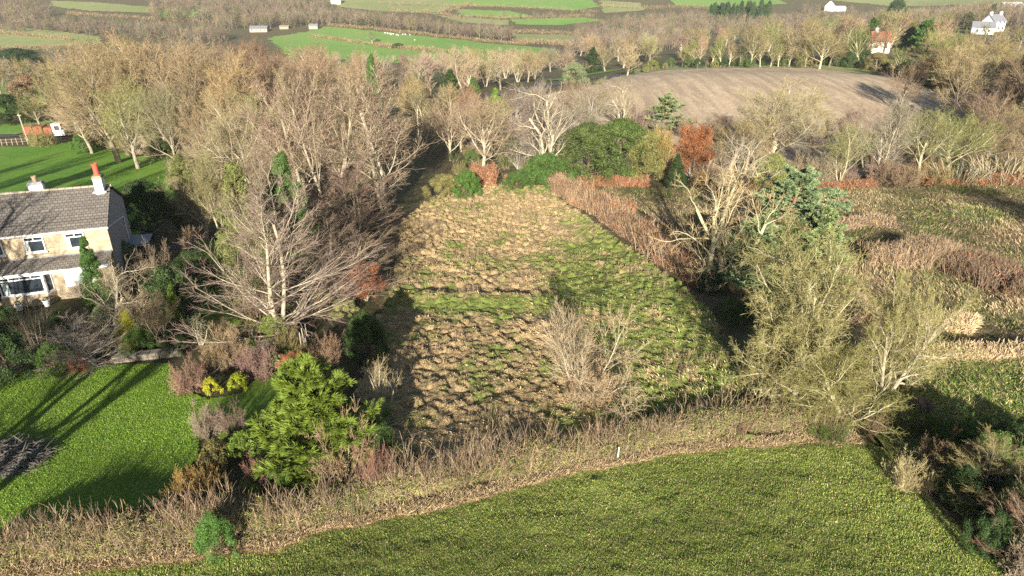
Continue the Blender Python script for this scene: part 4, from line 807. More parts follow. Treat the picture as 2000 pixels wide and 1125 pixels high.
 ('fir1', 1800, 98, 38, 52, 'green', 'dark', 'bright green fir right of the red-roofed house', 'conifer'),
 ('fir1', 1775, 92, 44, 36, 'lime', 'dark', 'yellow-green fir between the two green fir groups', 'conifer'),
 ('fir1', 1825, 88, 44, 40, 'dgreen', 'dark', 'dark fir right of the bright green fir', 'conifer'),
 ('dome3', 1744, 52, -4, 40, 'dgreen', 'dark', 'huge dark evergreen on the skyline of the wood', 'tree'),
 ('fan2', 1640, 95, 35, 90, 'tan', 'pale', 'forked pale bare tree left of the red-roofed house', 'tree'),
 ('fan3', 1600, 135, 60, 90, 'olive', 'yel', 'olive bare tree at the right end of the stubble crest', 'tree'),
 ('fan1', 1560, 130, 30, 90, 'tan', 'yel', 'large tan bare tree above the stubble crest', 'tree'),
 ('fan2', 1530, 128, 62, 60, 'olive', 'yel', 'green-tinged bare tree right of the tallest crest tree', 'tree'),
 ('fan1', 1905, 190, 72, 190, 'olive', 'mid', 'big rounded olive-brown bare tree below the white house', 'tree'),
 ('fan2', 1840, 165, 85, 130, 'brown', 'mid', 'brown bare tree left of the big rounded one', 'tree'),
 ('fan3', 1975, 210, 100, 150, 'tan', 'mid', 'tan bare tree below the white house at the right edge', 'tree'),
 ('mid1', 1755, 150, 90, 60, 'moss', 'yel', 'mossy thin tree at the shaded corner of the stubble field', 'tree'),
 ('mid2', 727, 86, 58, 34, 'sage', 'pale', 'lone pale round tree in the middle of the sheep pasture', 'tree'),
 ('dome2', 778, 95, 84, 30, 'dgreen', 'dark', 'dark bush in the sheep pasture below the lone tree', 'bush'),
 ('fir1', 1935, 46, 8, 20, 'dgreen', 'dark', 'dark pointed conifer behind the white house', 'conifer'),
 ('dome3', 1888, 52, 24, 28, 'dgreen', 'dark', 'dark evergreen left of the white house', 'tree'),
 ('dome3', 70, 205, 145, 90, 'brown', 'dark', 'rounded brown bush tree on the left beyond the bright field', 'tree'),
 ('dome3', 40, 150, 95, 130, 'dgreen', 'dark', 'dark evergreen clump at the left edge', 'tree'),
 ('dome3', 20, 245, 185, 90, 'dgreen', 'dark', 'dark evergreen behind the farm lane at the left edge', 'tree'),
 ('mid3', 80, 248, 185, 80, 'olive', 'mid', 'olive bare tree behind the parked lorry', 'tree'),
 ('brush2', 84, 286, 238, 56, 'olive', 'mid', 'round bush half hiding the parked lorry', 'bush'),
 ('dome2', 168, 298, 258, 44, 'green', 'dark', 'green bush at the top right corner of the bright field', 'bush'),
]
for t_ in T: plant(*t_, jit=.08)

# the wood on the left: each tree its own, described by where it stands
WL = [(232, 318, 75, 190, 'fan1', 'tan'), (330, 300, 62, 200, 'fan2', 'tan'), (412, 325, 78, 190, 'fan3', 'pink'), (158, 272, 112, 120, 'fan2', 'olive'), (475, 335, 100, 160, 'fan1', 'tan'), (282, 270, 70, 180, 'fan3', 'olive'),
      (370, 270, 64, 160, 'fan1', 'pink'), (205, 250, 85, 150, 'fan3', 'tan'), (560, 290, 90, 150, 'fan2', 'brown'), (515, 260, 72, 160, 'fan3', 'brown'), (620, 255, 95, 150, 'fan1', 'pink'), (455, 250, 70, 150, 'fan2', 'pink'),
      (270, 330, 150, 130, 'fan1', 'olive'), (350, 345, 160, 120, 'fan3', 'tan'), (180, 300, 160, 110, 'fan1', 'straw'), (430, 350, 180, 110, 'birch3', 'tan'), (530, 350, 170, 120, 'fan2', 'tan'), (310, 300, 130, 130, 'birch2', 'tan')]
side = ['at the left front', 'in the front, second from the left', 'towards the right, behind the green field corner', 'at the far left edge', 'right of the green field corner', 'in the second row at left', 'in the second row at the centre', 'in the second row near the left edge', 'behind the tall pinkish trees',
        'at the back, brown-topped', 'at the back right beside the larch', 'in the second row at right', 'low in front, olive-tinted', 'low in front at the centre', 'low in front at the left corner', 'low in front near the field corner', 'low and pale beside the tall pinkish trees', 'slender and pale in the front middle']
for (bx, by, tp, wp, kd, cl), s in zip(WL, side):
    plant(kd, bx, by, tp, wp, cl, 'pale' if (bx % 3 == 0) else 'mid', 'bare %s tree of the left wood, %s' % ({'tan': 'tan', 'pink': 'pinkish', 'olive': 'olive', 'brown': 'brown', 'straw': 'straw-coloured'}[cl], s), group='bare trees of the left wood', jit=.1)

# trees along the stubble crest, in a row
for i in range(14):
    px = 1330+i*19+_rz.uniform(-5, 5); 
    if abs(px-1465) < 8: continue
    plant('mid%d' % (i % 3+1), px, 131, 70+_rz.uniform(-8, 14), 38, ['olive', 'moss', 'tan'][i % 3], 'yel', 'thin bare olive tree in the row standing along the crest of the stubble field', group='row of thin trees on the stubble crest', jit=.1)
def scatter(pl, n, kinds, cols, bark, Hr, label, group, seed, ar=(.75, 1.1), cat='tree', mind=.0, cap=None):
    r = np.random.RandomState(seed); xs, ys = [p[0] for p in pl], [p[1] for p in pl]; done = []; k = 0
    while len(done) < n and k < n*60:
        k += 1; px, py = r.uniform(min(xs), max(xs)), r.uniform(min(ys), max(ys))
        if not inside(np.array([px]), np.array([py]), pl)[0]: continue
        x, y = at(px, py)
        if any((x-a)**2+(y-b)**2 < mind**2 for a, b in done): continue
        H = r.uniform(*Hr); z_ = float(hgt(x, y))
        if cap is not None:
            H = min(H, ztop(y, cap+r.uniform(0, 10))-z_)
            if H < Hr[0]*.45: continue
        done.append((x, y)); W = H*r.uniform(*ar)
        plant(kinds[r.randint(len(kinds))], 0, 0, 0, 0, cols[r.randint(len(cols))], bark[r.randint(len(bark))], label, cat, group=group, world=(x, y), H=H, W=W, jit=.12)
MID = ['mid1', 'mid2', 'mid3']
scatter([(890, 165), (1010, 140), (1100, 140), (1085, 160), (1000, 172), (900, 190)], 16, MID+['birch1'], ['tan', 'straw', 'pink', 'olive'], ['mid', 'pale'], (9, 12), 'tan bare tree in the belt between the lane and the sheep pasture', 'trees in the belt beside the lane', 1, mind=4.5, cap=88)
scatter([(640, 120), (900, 105), (1090, 120), (1090, 150), (900, 150), (840, 190), (660, 190)], 34, MID, ['tan', 'straw', 'brown', 'grey', 'olive'], ['mid', 'pale'], (9, 13), 'bare tree in the belt just below the sheep pasture', 'trees in the belt below the sheep pasture', 2, mind=5, cap=98)
scatter([(780, 215), (900, 240), (1000, 250), (980, 300), (830, 330), (790, 270)], 12, ['mid1', 'fan2', 'birch2', 'mid3'], ['tan', 'olive', 'brown'], ['mid', 'pale'], (6, 8.5), 'bare tree of the small wood beside the near stretch of lane', 'trees beside the near lane', 3, mind=3)
scatter([(110, 180), (640, 150), (660, 220), (400, 240), (130, 240)], 22, ['fan1', 'fan2', 'mid2', 'mid3'], ['tan', 'brown', 'pink', 'olive'], ['mid', 'pale'], (9, 12), 'bare tree at the back of the left wood', 'trees at the back of the left wood', 4, mind=5, cap=72)
scatter([(1190, 142), (1300, 126), (1450, 124), (1560, 122), (1560, 100), (1400, 70), (1200, 95), (1120, 110)], 34, MID, ['tan', 'brown', 'olive', 'grey', 'straw'], ['mid', 'pale'], (9, 13), 'bare brown tree in the wood beyond the stubble field crest', 'trees beyond the stubble crest', 5, mind=6.5)
scatter([(1570, 128), (1760, 145), (1860, 165), (1900, 150), (1860, 90), (1880, 60), (1700, 55), (1570, 60)], 32, ['mid1', 'mid2', 'mid3', 'fan1'], ['olive', 'moss', 'tan', 'yellow', 'brown'], ['yel', 'mid'], (9, 13), 'olive bare tree in the wood around the red-roofed house', 'trees around the red-roofed house', 6, mind=5.5)
scatter([(1890, 72), (1990, 70), (2060, 90), (2060, 180), (1900, 150)], 18, MID, ['brown', 'tan', 'olive'], ['mid'], (6, 9), 'brown bare tree on the slope below the white house', 'trees below the white house', 7, mind=6)
scatter([(1870, 235), (2020, 235), (2060, 300), (1900, 300)], 9, ['fan1', 'birch2', 'mid1'], ['tan', 'brown', 'olive'], ['mid', 'pale'], (6, 8), 'bare tree between the far right green patch and the willows', 'trees at the far right', 8, mind=3.5)
scatter([(-20, 110), (110, 105), (120, 160), (60, 170), (-20, 200)], 14, MID+['dome3'], ['tan', 'olive', 'grey', 'brown'], ['mid'], (6, 9), 'bare tree at the left edge beyond the farm lane', 'trees beyond the farm lane', 9, mind=4.5)
scatter([(1215, 146), (1300, 131), (1420, 128), (1600, 129), (1600, 132), (1420, 133), (1300, 135), (1220, 149)], 22, ['dome1', 'dome2', 'brush1'], ['ivy', 'dgreen', 'moss', 'olive'], ['mid'], (2, 3.6), 'dark bush in the understorey along the stubble field crest', 'bushes along the stubble crest', 21, (1, 1.5), 'bush', 3)
scatter([(1600, 132), (1760, 148), (1870, 185), (1860, 160), (1760, 130), (1610, 122)], 22, ['dome2', 'dome3', 'brush1'], ['ivy', 'dgreen', 'moss', 'brown'], ['mid'], (3, 5), 'dark bush in the understorey at the shaded corner of the stubble field', 'bushes at the shaded stubble corner', 22, (1, 1.4), 'bush', 3.5)
for kd, x_, y_, H, cl, lb in [('fan1', 75, 101, 14, 'brown', 'dense brown bare tree shading the right corner of the stubble field'), ('fan3', 80, 104, 14, 'olive', 'dense olive bare tree shading the right corner of the stubble field'), ('fan2', 70, 110, 13, 'tan', 'tan bare tree at the shaded right corner of the stubble field'), ('dome3', 83, 112, 12, 'moss', 'mossy rounded tree at the shaded right corner of the stubble field'), ('fan2', 66, 118, 9, 'brown', 'lower brown bare tree on the right end of the stubble field')]: plant(kd, 0, 0, 0, 0, cl, 'mid', lb, world=(x_, y_), H=H, W=H*.75)
for i, (px, py, H, kd, cl, lb) in enumerate([(2045, 300, 14, 'fan1', 'tan', 'tall tan bare tree on the right edge of the picture below the green patch'), (2010, 262, 13, 'fan2', 'brown', 'tall brown bare tree on the right edge beside the green patch'), (2110, 300, 15, 'fan3', 'olive', 'tall olive bare tree just outside the right edge'), (2160, 285, 15, 'dome3', 'dgreen', 'tall evergreen outside the right edge beyond the willows'), (2090, 262, 14, 'fan1', 'tan', 'tall tan bare tree outside the right edge beyond the willows'), (2230, 300, 14, 'dome3', 'ivy', 'ivy covered tree outside the right edge')]):
    x_, y_ = at(px, py); plant(kd, 0, 0, 0, 0, cl, 'mid', lb, world=(x_, y_), H=H*.85, W=H*.7)
scatter([(895, 225), (1000, 205), (1180, 200), (1200, 260), (1100, 300), (900, 300)], 20, ['birch1', 'birch3', 'open1', 'fan2', 'shrub1'], ['purple', 'grey', 'brown', 'tan'], ['grey', 'mid'], (4.5, 7), 'grey-purple bare tree in front of the left end of the stubble field', 'bare trees in front of the left end of the stubble field', 31, (.7, 1.1), 'tree', 3)
scatter([(150, 284), (240, 298), (330, 312), (350, 345), (390, 340), (340, 295), (230, 280), (160, 272)], 18, ['brush1', 'brush2', 'shrub2', 'dome1'], ['tan', 'brown', 'straw', 'ivy'], ['mid'], (1.5, 3), 'scrub bush along the edge where the bright green field meets the left wood', 'scrub bushes between the bright field and the left wood', 32, (1, 1.6), 'bush', 2)
# low scrub individually placed in the near woods
scatter([(1380, 350), (2040, 340), (2040, 362), (1380, 372)], 22, ['brush1', 'brush2', 'shrub1', 'shrub3'], ['brown', 'tan', 'pink', 'olive'], ['mid'], (1.5, 3), 'bare scrub bush along the far edge of the rough field', 'scrub bushes along the far edge of the rough field', 12, (1, 1.6), 'bush', 1.8)
scatter([(880, 300), (1120, 300), (1100, 350), (900, 350)], 16, ['brush1', 'shrub2', 'dome1', 'shrub3'], ['brown', 'tan', 'ivy', 'olive'], ['mid'], (1.5, 2.6), 'scrub bush among the trees above the paddock', 'scrub bushes above the paddock', 13, (1, 1.5), 'bush', 1.8)
scatter([(1150, 240), (1500, 290), (2000, 290), (2000, 335), (1400, 350), (1150, 280)], 24, ['birch1', 'birch2', 'shrub1', 'brush1', 'mid2'], ['brown', 'purple', 'grey', 'tan'], ['mid', 'grey', 'pale'], (3, 5.5), 'small bare tree between the rough field and the stubble field', 'small trees in front of the stubble field', 14, (.7, 1.1), 'tree', 3)
scatter([(150, 290), (400, 330), (640, 420), (740, 430), (700, 330), (560, 290), (250, 285)], 40, ['brush1', 'brush2', 'shrub1', 'shrub2', 'dome1'], ['brown', 'tan', 'pink', 'olive', 'ivy'], ['mid'], (1.5, 3), 'scrub bush on the floor of the left wood', 'scrub bushes under the left wood', 15, (1, 1.6), 'bush', 2.2)
scatter([(400, 500), (640, 450), (760, 450), (760, 560), (640, 640), (480, 660), (420, 600)], 26, ['brush1', 'shrub2', 'dome1', 'shrub3'], ['brown', 'purple', 'ivy', 'olive', 'tan'], ['mid'], (1.0, 2.2), 'scrub bush under the wide bare trees left of the paddock', 'scrub bushes left of the paddock', 16, (1, 1.6), 'bush', 1.6)
scatter([(200, 655), (420, 640), (640, 680), (600, 740), (480, 740), (350, 700)], 20, ['brush1', 'shrub2', 'dome1', 'ball1', 'brush2'], ['brown', 'pink', 'green', 'olive', 'tan', 'rust'], ['mid'], (.6, 1.2), 'low garden bush in the bed above the lawn', 'low bushes in the garden bed', 17, (1, 1.6), 'bush', .9)
scatter([(1280, 480), (1400, 420), (1480, 470), (1640, 560), (1500, 640), (1420, 640)], 22, ['dome1', 'brush1', 'brush2', 'shrub3'], ['ivy', 'dgreen', 'brown', 'olive'], ['mid'], (.8, 1.8), 'low dark scrub bush around the pines and the russet hedge', 'scrub bushes around the pines', 18, (1, 1.8), 'bush', 1.4)
scatter([(1480, 800), (1640, 700), (1760, 760), (1850, 860), (1700, 870), (1520, 850)], 16, ['brush1', 'brush2', 'dome1'], ['brown', 'olive', 'ivy', 'tan'], ['mid'], (.8, 1.6), 'bramble bush under the lichened oaks', 'bramble bushes under the oaks', 19, (1.1, 1.8), 'bush', 1.2)
scatter([(1850, 900), (2040, 860), (2040, 1100), (1990, 1110)], 12, ['dome1', 'brush1', 'dome2'], ['green', 'dgreen', 'brown', 'moss'], ['mid'], (1.2, 2.2), 'green hedge bush at the right edge of the near pasture', 'hedge bushes at the lower right', 20, (1.1, 1.6), 'bush', 1.2)
# tree off to the left of the frame whose crown shades the lawn and the roof, and two shading the left field
def offtree(kind, x, y, H, W, label): plant(kind, 0, 0, 0, 0, 'tan', 'mid', label, world=(x, y), H=H, W=W)
offtree('fork1', -21.6, 12.0, 11, 8.5, 'large bare tree left of the lawn outside the picture'); offtree('fan2', -29, 17, 9, 7, 'second bare tree left of the lawn outside the picture')
for k_, x, y, H, lb in [('birch1', -45, 44, 13, 'first'), ('fan2', -49.5, 50, 14, 'second'), ('cypress3', -54, 46, 13, 'third'), ('birch1', -59, 52, 14, 'fourth'), ('fan2', -64, 50, 12, 'fifth')]: offtree(k_, x, y, H, 4.2, lb+' tall slim tree counted from the far end of the house, outside the picture')
offtree('fan1', -38.5, 23, 13.5, 9, 'bare tree in front of the far end of the house outside the picture'); offtree('open1', -32, 28.5, 12.5, 9, 'bare tree shading the house roof outside the picture'); offtree('dome3', 84, 105, 15, 9, 'nearest of three evergreens beyond the right edge'); offtree('dome3', 93, 108, 15, 9, 'middle of three evergreens beyond the right edge'); offtree('dome3', 102, 114, 15, 10, 'farthest of three evergreens beyond the right edge'); offtree('fan1', 48, 38, 11, 8, 'bare tree right of the rough field outside the picture'); offtree('dome3', 50, 30, 8, 7, 'evergreen right of the rough field outside the picture'); offtree('dome3', 60, 48, 9, 8, 'second evergreen right of the rough field outside the picture')

# far woods: masses of crowns too many to count
def farwood(name, label, pl, n, H, cols, w, seed, mind=0):
    r = np.random.RandomState(seed); xs, ys = [p[0] for p in pl], [p[1] for p in pl]; W_ = np.array([at(*p) for p in pl])
    x = r.uniform(W_[:, 0].min(), W_[:, 0].max(), n*6); y = r.uniform(W_[:, 1].min(), W_[:, 1].max(), n*6); k = inside(x, y, [tuple(p) for p in W_]); x, y = x[k][:n], y[k][:n]; n = len(x)
    z = hgt(x, y); h = H*r.uniform(.7, 1.2, n); P = branch(r, np.stack([x, y, z-.2], 1), np.tile([0, 0, 1.0], (n, 1)), h*.6, 4, .05, .05); Rd = (h*.022)[:, None]*np.linspace(1, .4, 4)[None]
    A = kids(r, P, Rd, 9, .25, 1, 65, 25, .85, .3, 4, .1, .06, rmin=.05); B = kids(r, *A, 9, .2, 1, 55, 25, .5, .4, 3, .15, .03, rmin=.05)
    cs = mixcol(cols, w, n, r, .15); bk = cs*.8; V, F = merge([tube(P, Rd, 4, r), tube(*A, 3, r), tube(*B, 2, r)])
    cc = np.concatenate([np.repeat(bk, 16, 0), np.repeat(np.repeat(bk, 9, 0), 12, 0), np.repeat(np.repeat(cs, 81, 0), 6, 0)])
    o = obj(name, mesh(name, V, F, M_GRASS, cc)); o['kind'] = 'stuff'; o['label'] = label; o['category'] = 'wood'
COLG.update(wtan=(.25, .19, .12), wbrown=(.19, .135, .09), wgrey=(.22, .185, .14), wol=(.19, .18, .08), wdg=(.04, .07, .025), wpur=(.19, .13, .10))
WC = (['wtan', 'wbrown', 'wgrey', 'wol', 'wpur', 'wdg'], [3, 4, 3, 2, 2, .7])
farwood('far_woods', 'grey-brown leafless wood covering the hillside at the top left corner', [(-80, 6), (60, 12), (110, 30), (90, 50), (-80, 46)], 220, 10, *WC, 1)
farwood('far_woods', 'leafless wood on the hillside left of the sheep pasture', [(290, 6), (640, 12), (640, 26), (500, 56), (440, 60), (400, 46), (300, 42)], 480, 10, *WC, 8)
farwood('far_woods', 'long belt of leafless trees across the upper left', [(-80, 56), (0, 54), (130, 50), (420, 62), (460, 88), (200, 72), (-80, 66)], 240, 9, *WC, 9)
farwood('far_woods', 'leafless wood above the sheep pasture', [(480, 62), (640, 50), (720, 57), (900, 76), (1000, 84), (1000, 72), (900, 62), (720, 42), (640, 34), (480, 44)], 330, 11, *WC, 2)
farwood('far_woods', 'leafless brown wood filling the upper middle right', [(1100, 112), (1190, 112), (1400, 72), (1570, 64), (1570, 44), (1420, 34), (1250, 44), (1130, 66)], 1000, 10, *WC, 3)
farwood('far_woods', 'leafless wood along the upper right horizon', [(1570, 64), (1880, 58), (2080, 56), (2080, 26), (1880, 28), (1570, 24)], 800, 10, *WC, 4)
farwood('far_woods', 'leafless trees along the far hedgerows at the top centre', [(860, 30), (1000, 34), (1150, 32), (1150, 36), (1000, 38), (860, 33)], 36, 6, *WC, 6)
farwood('far_woods', 'leafless undergrowth trees of the left wood', [(150, 270), (300, 290), (560, 300), (640, 260), (600, 180), (200, 200), (120, 230)], 520, 7, *WC, 7)
farwood('far_woods', 'low leafless thicket filling the valley between the left wood and the sheep pasture', [(-60, 110), (120, 100), (600, 130), (1080, 150), (880, 200), (640, 190), (400, 170), (120, 190), (-60, 140)], 420, 5, *WC, 10)
for k_, pl in enumerate([[(1380, 35), (1500, 30), (1570, 28), (1570, 16), (1480, 12), (1380, 26)]]):
    rr = np.random.RandomState(3)
    for i in range(46):
        px, py = rr.uniform(1385, 1500), rr.uniform(34, 48); px += 0
        plant('fir1', px, py, 0, 0, 'dgreen', 'dark', 'dark green pine in the dense plantation block at the upper right', 'conifer', group='pines of the dark plantation block', world=at(px, py), H=rr.uniform(13, 17), W=rr.uniform(6, 8), jit=.15)
# scrubby hedgerows across the far fields
def row(label, pts, h, n, seed, wd=2.5): hedge('hedgerow', label, 'hedgerow', pts, wd, h, n, (['brown', 'tan'], [3, 1]), n*9, (['brown', 'tan', 'olive', 'brown'], [3, 2, 1, 2]), tl=1.0, tw=.09, whip=(.2, 1.0), seed=seed, sw=.06, group='hedgerows between the far pastures')
row('dark hedgerow crossing the middle of the sheep pasture', [(605, 72), (640, 76), (690, 84), (740, 90), (800, 98), (900, 104)], 1.8, 500, 41)
row('dark hedgerow along the top edge of the sheep pasture', [(640, 50), (720, 57), (800, 66), (900, 76), (1030, 88)], 1.8, 500, 42)
row('hedgerow under the narrow green field at the top centre', [(860, 30), (900, 37), (1000, 38), (1080, 36), (1160, 34)], 3, 300, 43, 3)
row('brown hedgerow at the very top centre', [(740, 8), (860, 12), (1000, 16), (1130, 23), (1170, 26)], 3, 300, 44, 3)
row('hedgerow left of the pale field at the upper left', [(130, 28), (200, 33), (280, 38), (380, 42), (440, 46)], 2.5, 300, 45)
row('dark hedgerow round the small bright field at the upper left', [(285, 24), (320, 17), (370, 14), (410, 18)], 2.5, 200, 46)

row('dark hedgerow below the pale pasture at the upper left', [(-40, 98), (60, 96), (130, 94), (200, 90)], 2.5, 300, 47)
row('hedgerow with small trees crossing the pale pasture at the upper left', [(-20, 66), (60, 72), (140, 80)], 2.5, 200, 48)
row('hedgerow splitting the green slope at the top centre', [(760, 24), (860, 26), (900, 18), (920, 8)], 3.5, 240, 49, 4)
row('hedgerow above the pale strip beside the belt at the centre', [(1000, 64), (1060, 66), (1130, 70), (1180, 76)], 3, 200, 50, 3)
row('hedgerow below the pale strip beside the belt at the centre', [(1000, 84), (1060, 86), (1120, 90)], 3, 200, 51, 3)
row('hedgerow on the green hill right of the top centre', [(1170, 14), (1250, 18), (1320, 16), (1440, 18)], 3.5, 260, 52, 4)
row('short dark hedgerow in the sheep pasture below the lone tree', [(735, 92), (790, 97), (850, 101)], 2.5, 160, 53, 3)
# ------------------------------------------------------------------ buildings far off
M_OLDRED = M_REDTILE
def farhouse(name, label, px, py, L, D, ze, zr, rz, wallm, roofm, chims=(), wins=0, cat='house', z0=0, gabx=None):
    x, y = at(px, py); e = thing(name, label, cat, (x, y, gz(x, y)+z0), R(rz))
    part('wall', [box(-L/2, L/2, 0, D, -1.5, ze)], wallm, e)
    V = np.array([(x_, y_, z_) for x_ in (-L/2+.01, L/2-.01) for (y_, z_) in ((.01, ze), (D-.01, ze), (D/2+.05, zr-.06), (D/2-.05, zr-.06))]); F = np.array([(0, 1, 2, 3), (4, 7, 6, 5), (0, 4, 5, 1), (1, 5, 6, 2), (2, 6, 7, 3), (3, 7, 4, 0)])
    part('gable', [(V, F)], wallm, e)
    rf = part('roof', [slab(-L/2-.2, L/2+.2, -.35, ze-.12, D/2, zr, .14), slab(-L/2-.2, L/2+.2, D+.35, ze-.12, D/2+.01, zr, .14)], roofm, e)
    for cx in chims:
        c = part('chimney', [box(cx-.5, cx+.5, D/2-.4, D/2+.4, ze, zr+1.2)], wallm, rf); part('pot', [cyl((cx, D/2, zr+1.2), (cx, D/2, zr+1.7), .16)], M_POTTAN, c)
    for k in range(wins):
        wx = -L/2+(k+.5)*L/wins
        for z_ in ([1.0, 3.6] if ze > 4.5 else [1.0]):
            wn = part('window', [box(wx-.6, wx+.6, -.06, .02, z_, z_+1.2)], M_UPVC, e); part('pane', [box(wx-.5, wx+.5, -.08, -.061, z_+.1, z_+1.1)], M_GLASS, wn)
    return e
farhouse('white_house', 'white gabled house with dark slate roof and white chimneys at the upper right', 1948, 62, 8, 6, 4.6, 7.4, 20, M_WHITE, M_SLATE, (-3.2, 3.2), 3)
farhouse('white_wing', 'long white low building with a grey roof joined to the left of the white house', 1918, 67, 9, 6, 2.8, 5.2, -28, M_WHITE, M_SLATE, (), 2, 'house')
farhouse('brick_outbuilding', 'small red-roofed building between the white house and its long white wing', 1935, 58, 4, 4, 3, 5, 10, M_CREAM, M_REDTILE, (), 0, 'house')
farhouse('cottage', 'house with a bright red tiled roof hidden among trees', 1718, 104, 6, 5.5, 3.2, 6.2, -8, M_CREAM, M_REDTILE, (-1.5,), 2, z0=.5)
farhouse('farmhouse', 'white farmhouse with a steep gable far off at the top right', 1628, 22, 9, 8, 4.5, 9, 60, M_WHITE, M_WHITE, (), 0)
farhouse('farm_shed', 'long cream shed to the right of the far white farmhouse', 1640, 22, 12, 6, 3, 4.5, 4, M_CREAM, M_CREAM, (), 0, 'barn')
farhouse('white_barn', 'white roofed barn at the top right edge', 1980, 20, 16, 9, 3.5, 5.5, 5, M_WHITE, M_WHITE, (), 0, 'barn')
farhouse('grey_barn', 'grey roofed stone barn at the wood edge left of the sheep pasture', 505, 63, 13, 7, 2.6, 4.4, 6, M_WOOD, M_SLATE, (), 4, 'barn')
farhouse('pale_shed', 'pale roofed low shed beside the grey barn', 555, 57, 7, 5, 1.8, 2.6, 3, M_STONEP, M_STONEP, (), 0, 'shed')
farhouse('stable', 'dark roofed stable at the top left corner of the sheep pasture', 612, 57, 7, 4, 2.5, 3.8, -4, M_WOOD, M_SLATE, (), 3, 'shed')
farhouse('hill_cottage', 'tiny white cottage at the very top centre', 656, 8, 9, 6, 4, 7, 0, M_WHITE, M_SLATE, (2,), 2)
# sheep: one body each
def sheep_mesh():
    def ell(c, r_, S=10, K=7):
        th = np.linspace(.001, math.pi-.001, K); a = np.arange(S)*2*math.pi/S
        V = np.array([[(c[0]+r_[0]*math.cos(t), c[1]+r_[1]*math.sin(t)*math.cos(p), c[2]+r_[2]*math.sin(t)*math.sin(p)) for p in a] for t in th]).reshape(-1, 3)
        return V, np.array([(i*S+j, i*S+(j+1) % S, (i+1)*S+(j+1) % S, (i+1)*S+j) for i in range(K-1) for j in range(S)])
    sh = [ell((0, 0, .62), (.55, .30, .32)), ell((.62, 0, .62), (.22, .11, .12)), ell((.48, 0, .68), (.2, .14, .16))]
    for sx in (-.35, .33):
        for sy in (-.14, .14): sh.append(cyl((sx, sy, 0), (sx, sy, .5), .05, 5))
    return mesh('sheep', *merge(sh), M_WHITE, smooth=True)
sm = sheep_mesh(); sp_ = [(752, 66), (757, 67), (762, 67.5), (768, 68), (775, 70), (778, 71), (792, 69), (801, 70), (810, 80), (764, 69), (787, 69)]
for i, (px, py) in enumerate(sp_):
    x, y = at(px, py); o = bpy.data.objects.new('sheep', sm); C.objects.link(o); o.location = (x, y, gz(x, y)+.2); o.rotation_euler = (0, 0, _rz.uniform(0, 6)); o['label'] = 'white sheep grazing in the bright pasture beyond the woods'; o['category'] = 'sheep'; o['group'] = 'sheep grazing in the far pasture'
# lorry on the farm lane, pole and fence
x, y = at(98, 270); e = thing('lorry', 'red flatbed lorry with a white cab parked on the farm lane behind a round bush', 'lorry', (x, y, gz(x, y)), R(4))
e.scale = (.95, .95, .95)
part('cargo_body', [box(-3.4, -.4, -.9, .9, .75, 2.1), box(-.2, 1.0, -.85, .85, .8, 1.9)], M_RED, e); part('chassis', [box(-3.4, 2.2, -.7, .7, .5, .74)], M_BLACK, e)
cb = part('cab', [box(1.2, 2.6, -.95, .95, .6, 2.5), box(2.6, 3.0, -.9, .9, .6, 1.5)], M_WHITE, e); part('windscreen', [box(2.601, 2.62, -.8, .8, 1.55, 2.3)], M_GLASS, cb); part('window', [box(1.6, 2.4, -.97, -.951, 1.5, 2.2)], M_GLASS, cb)
for sx in (-2.6, -1.7, 2.1):
    for sy in (-.95, .7): part('wheel', [cyl((sx, sy, .45), (sx, sy+.25, .45), .45, 14), (lambda V: (V[0], V[1]))(tube(np.array([[(sx, sy-.01, .45), (sx, sy+.1, .45), (sx, sy+.26, .45)]]), np.full((1, 3), .2), 8, np.random.RandomState(1)))], M_BLACK, e)
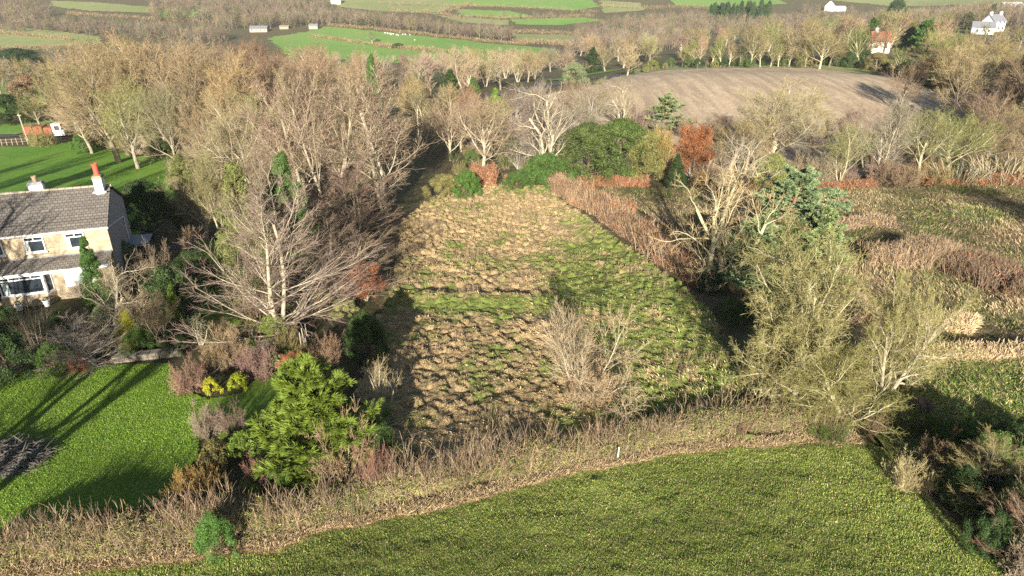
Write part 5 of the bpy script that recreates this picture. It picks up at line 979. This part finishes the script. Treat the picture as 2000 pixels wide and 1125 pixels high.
x, y = at(55, 276); e = thing('utility_pole', 'tall leaning pale wooden pole beside the farm lane', 'pole', (x, y, gz(x, y)), 0); part('pole', [cyl((0, 0, 0), (-.25, 0, ztop(y, 222)-gz(x, y)), .10)], M_WOOD, e); part('crosspiece', [box(-.5, .1, -.05, .05, ztop(y, 226)-gz(x, y), ztop(y, 225)-gz(x, y)+.03)], M_WOOD, e)
def fence(label, pts, n, h, rails=2, m=M_WOOD, tilt=.1, thick=.05):
    Wp, d = path(pts); e = thing('fence', label, 'fence', (0, 0, 0)); t = np.linspace(0, 1, n); xx, yy, _ = along(Wp, d, t); zz = hgt(xx, yy)
    for i in range(n): part('post', [cyl((xx[i], yy[i], zz[i]-.1), (xx[i]+_rz.uniform(-tilt, tilt), yy[i], zz[i]+h*_rz.uniform(.9, 1.1)), thick, 6)], m, e)
    for k in range(rails): part('rail', [cyl((xx[i], yy[i]-.05, zz[i]+h*(.45+.4*k)), (xx[i+1], yy[i+1]-.05, zz[i+1]+h*(.45+.4*k)), .02, 4) for i in range(n-1)], m, e)
fence('row of leaning pale posts along the top of the bright green field', [(-40, 285), (0, 285), (50, 282), (85, 280)], 14, 1.0)
fence('thin pale rail fence above the dried grass bank at the right', [(1840, 690), (1900, 686), (2000, 682), (2080, 680)], 8, .8, 1, thick=.03)
fence('low wooden trellis posts in the dark bed by the stone wall', [(590, 690), (602, 668)], 3, 1.3, 1, thick=.03)
for lab, px, py in (('small white-barked stump at the top edge of the bright green field', 88, 283),):
    x, y = at(px, py); e = thing('stump', lab, 'stump', (x, y, gz(x, y))); part('stump', [lathe([(.3, 0), (.22, .2), (.2, .6), (.02, .62)])], M_STONEP, e)
# haze
def add_haze(dens):
    m = bpy.data.materials.new('haze'); m.use_nodes = True; t = m.node_tree; t.nodes.remove(t.nodes['Principled BSDF']); v = t.nodes.new('ShaderNodeVolumePrincipled')
    v.inputs['Color'].default_value = (.80, .88, 1.0, 1); v.inputs['Density'].default_value = dens; v.inputs['Anisotropy'].default_value = 0; t.links.new(v.outputs[0], t.nodes['Material Output'].inputs['Volume'])
    V, Q = box(-3700, 3700, -45, 3400, -60, 75); me = mesh('haze', V, Q, m); o = obj('haze', me); o['kind'] = 'stuff'
add_haze(.00011)
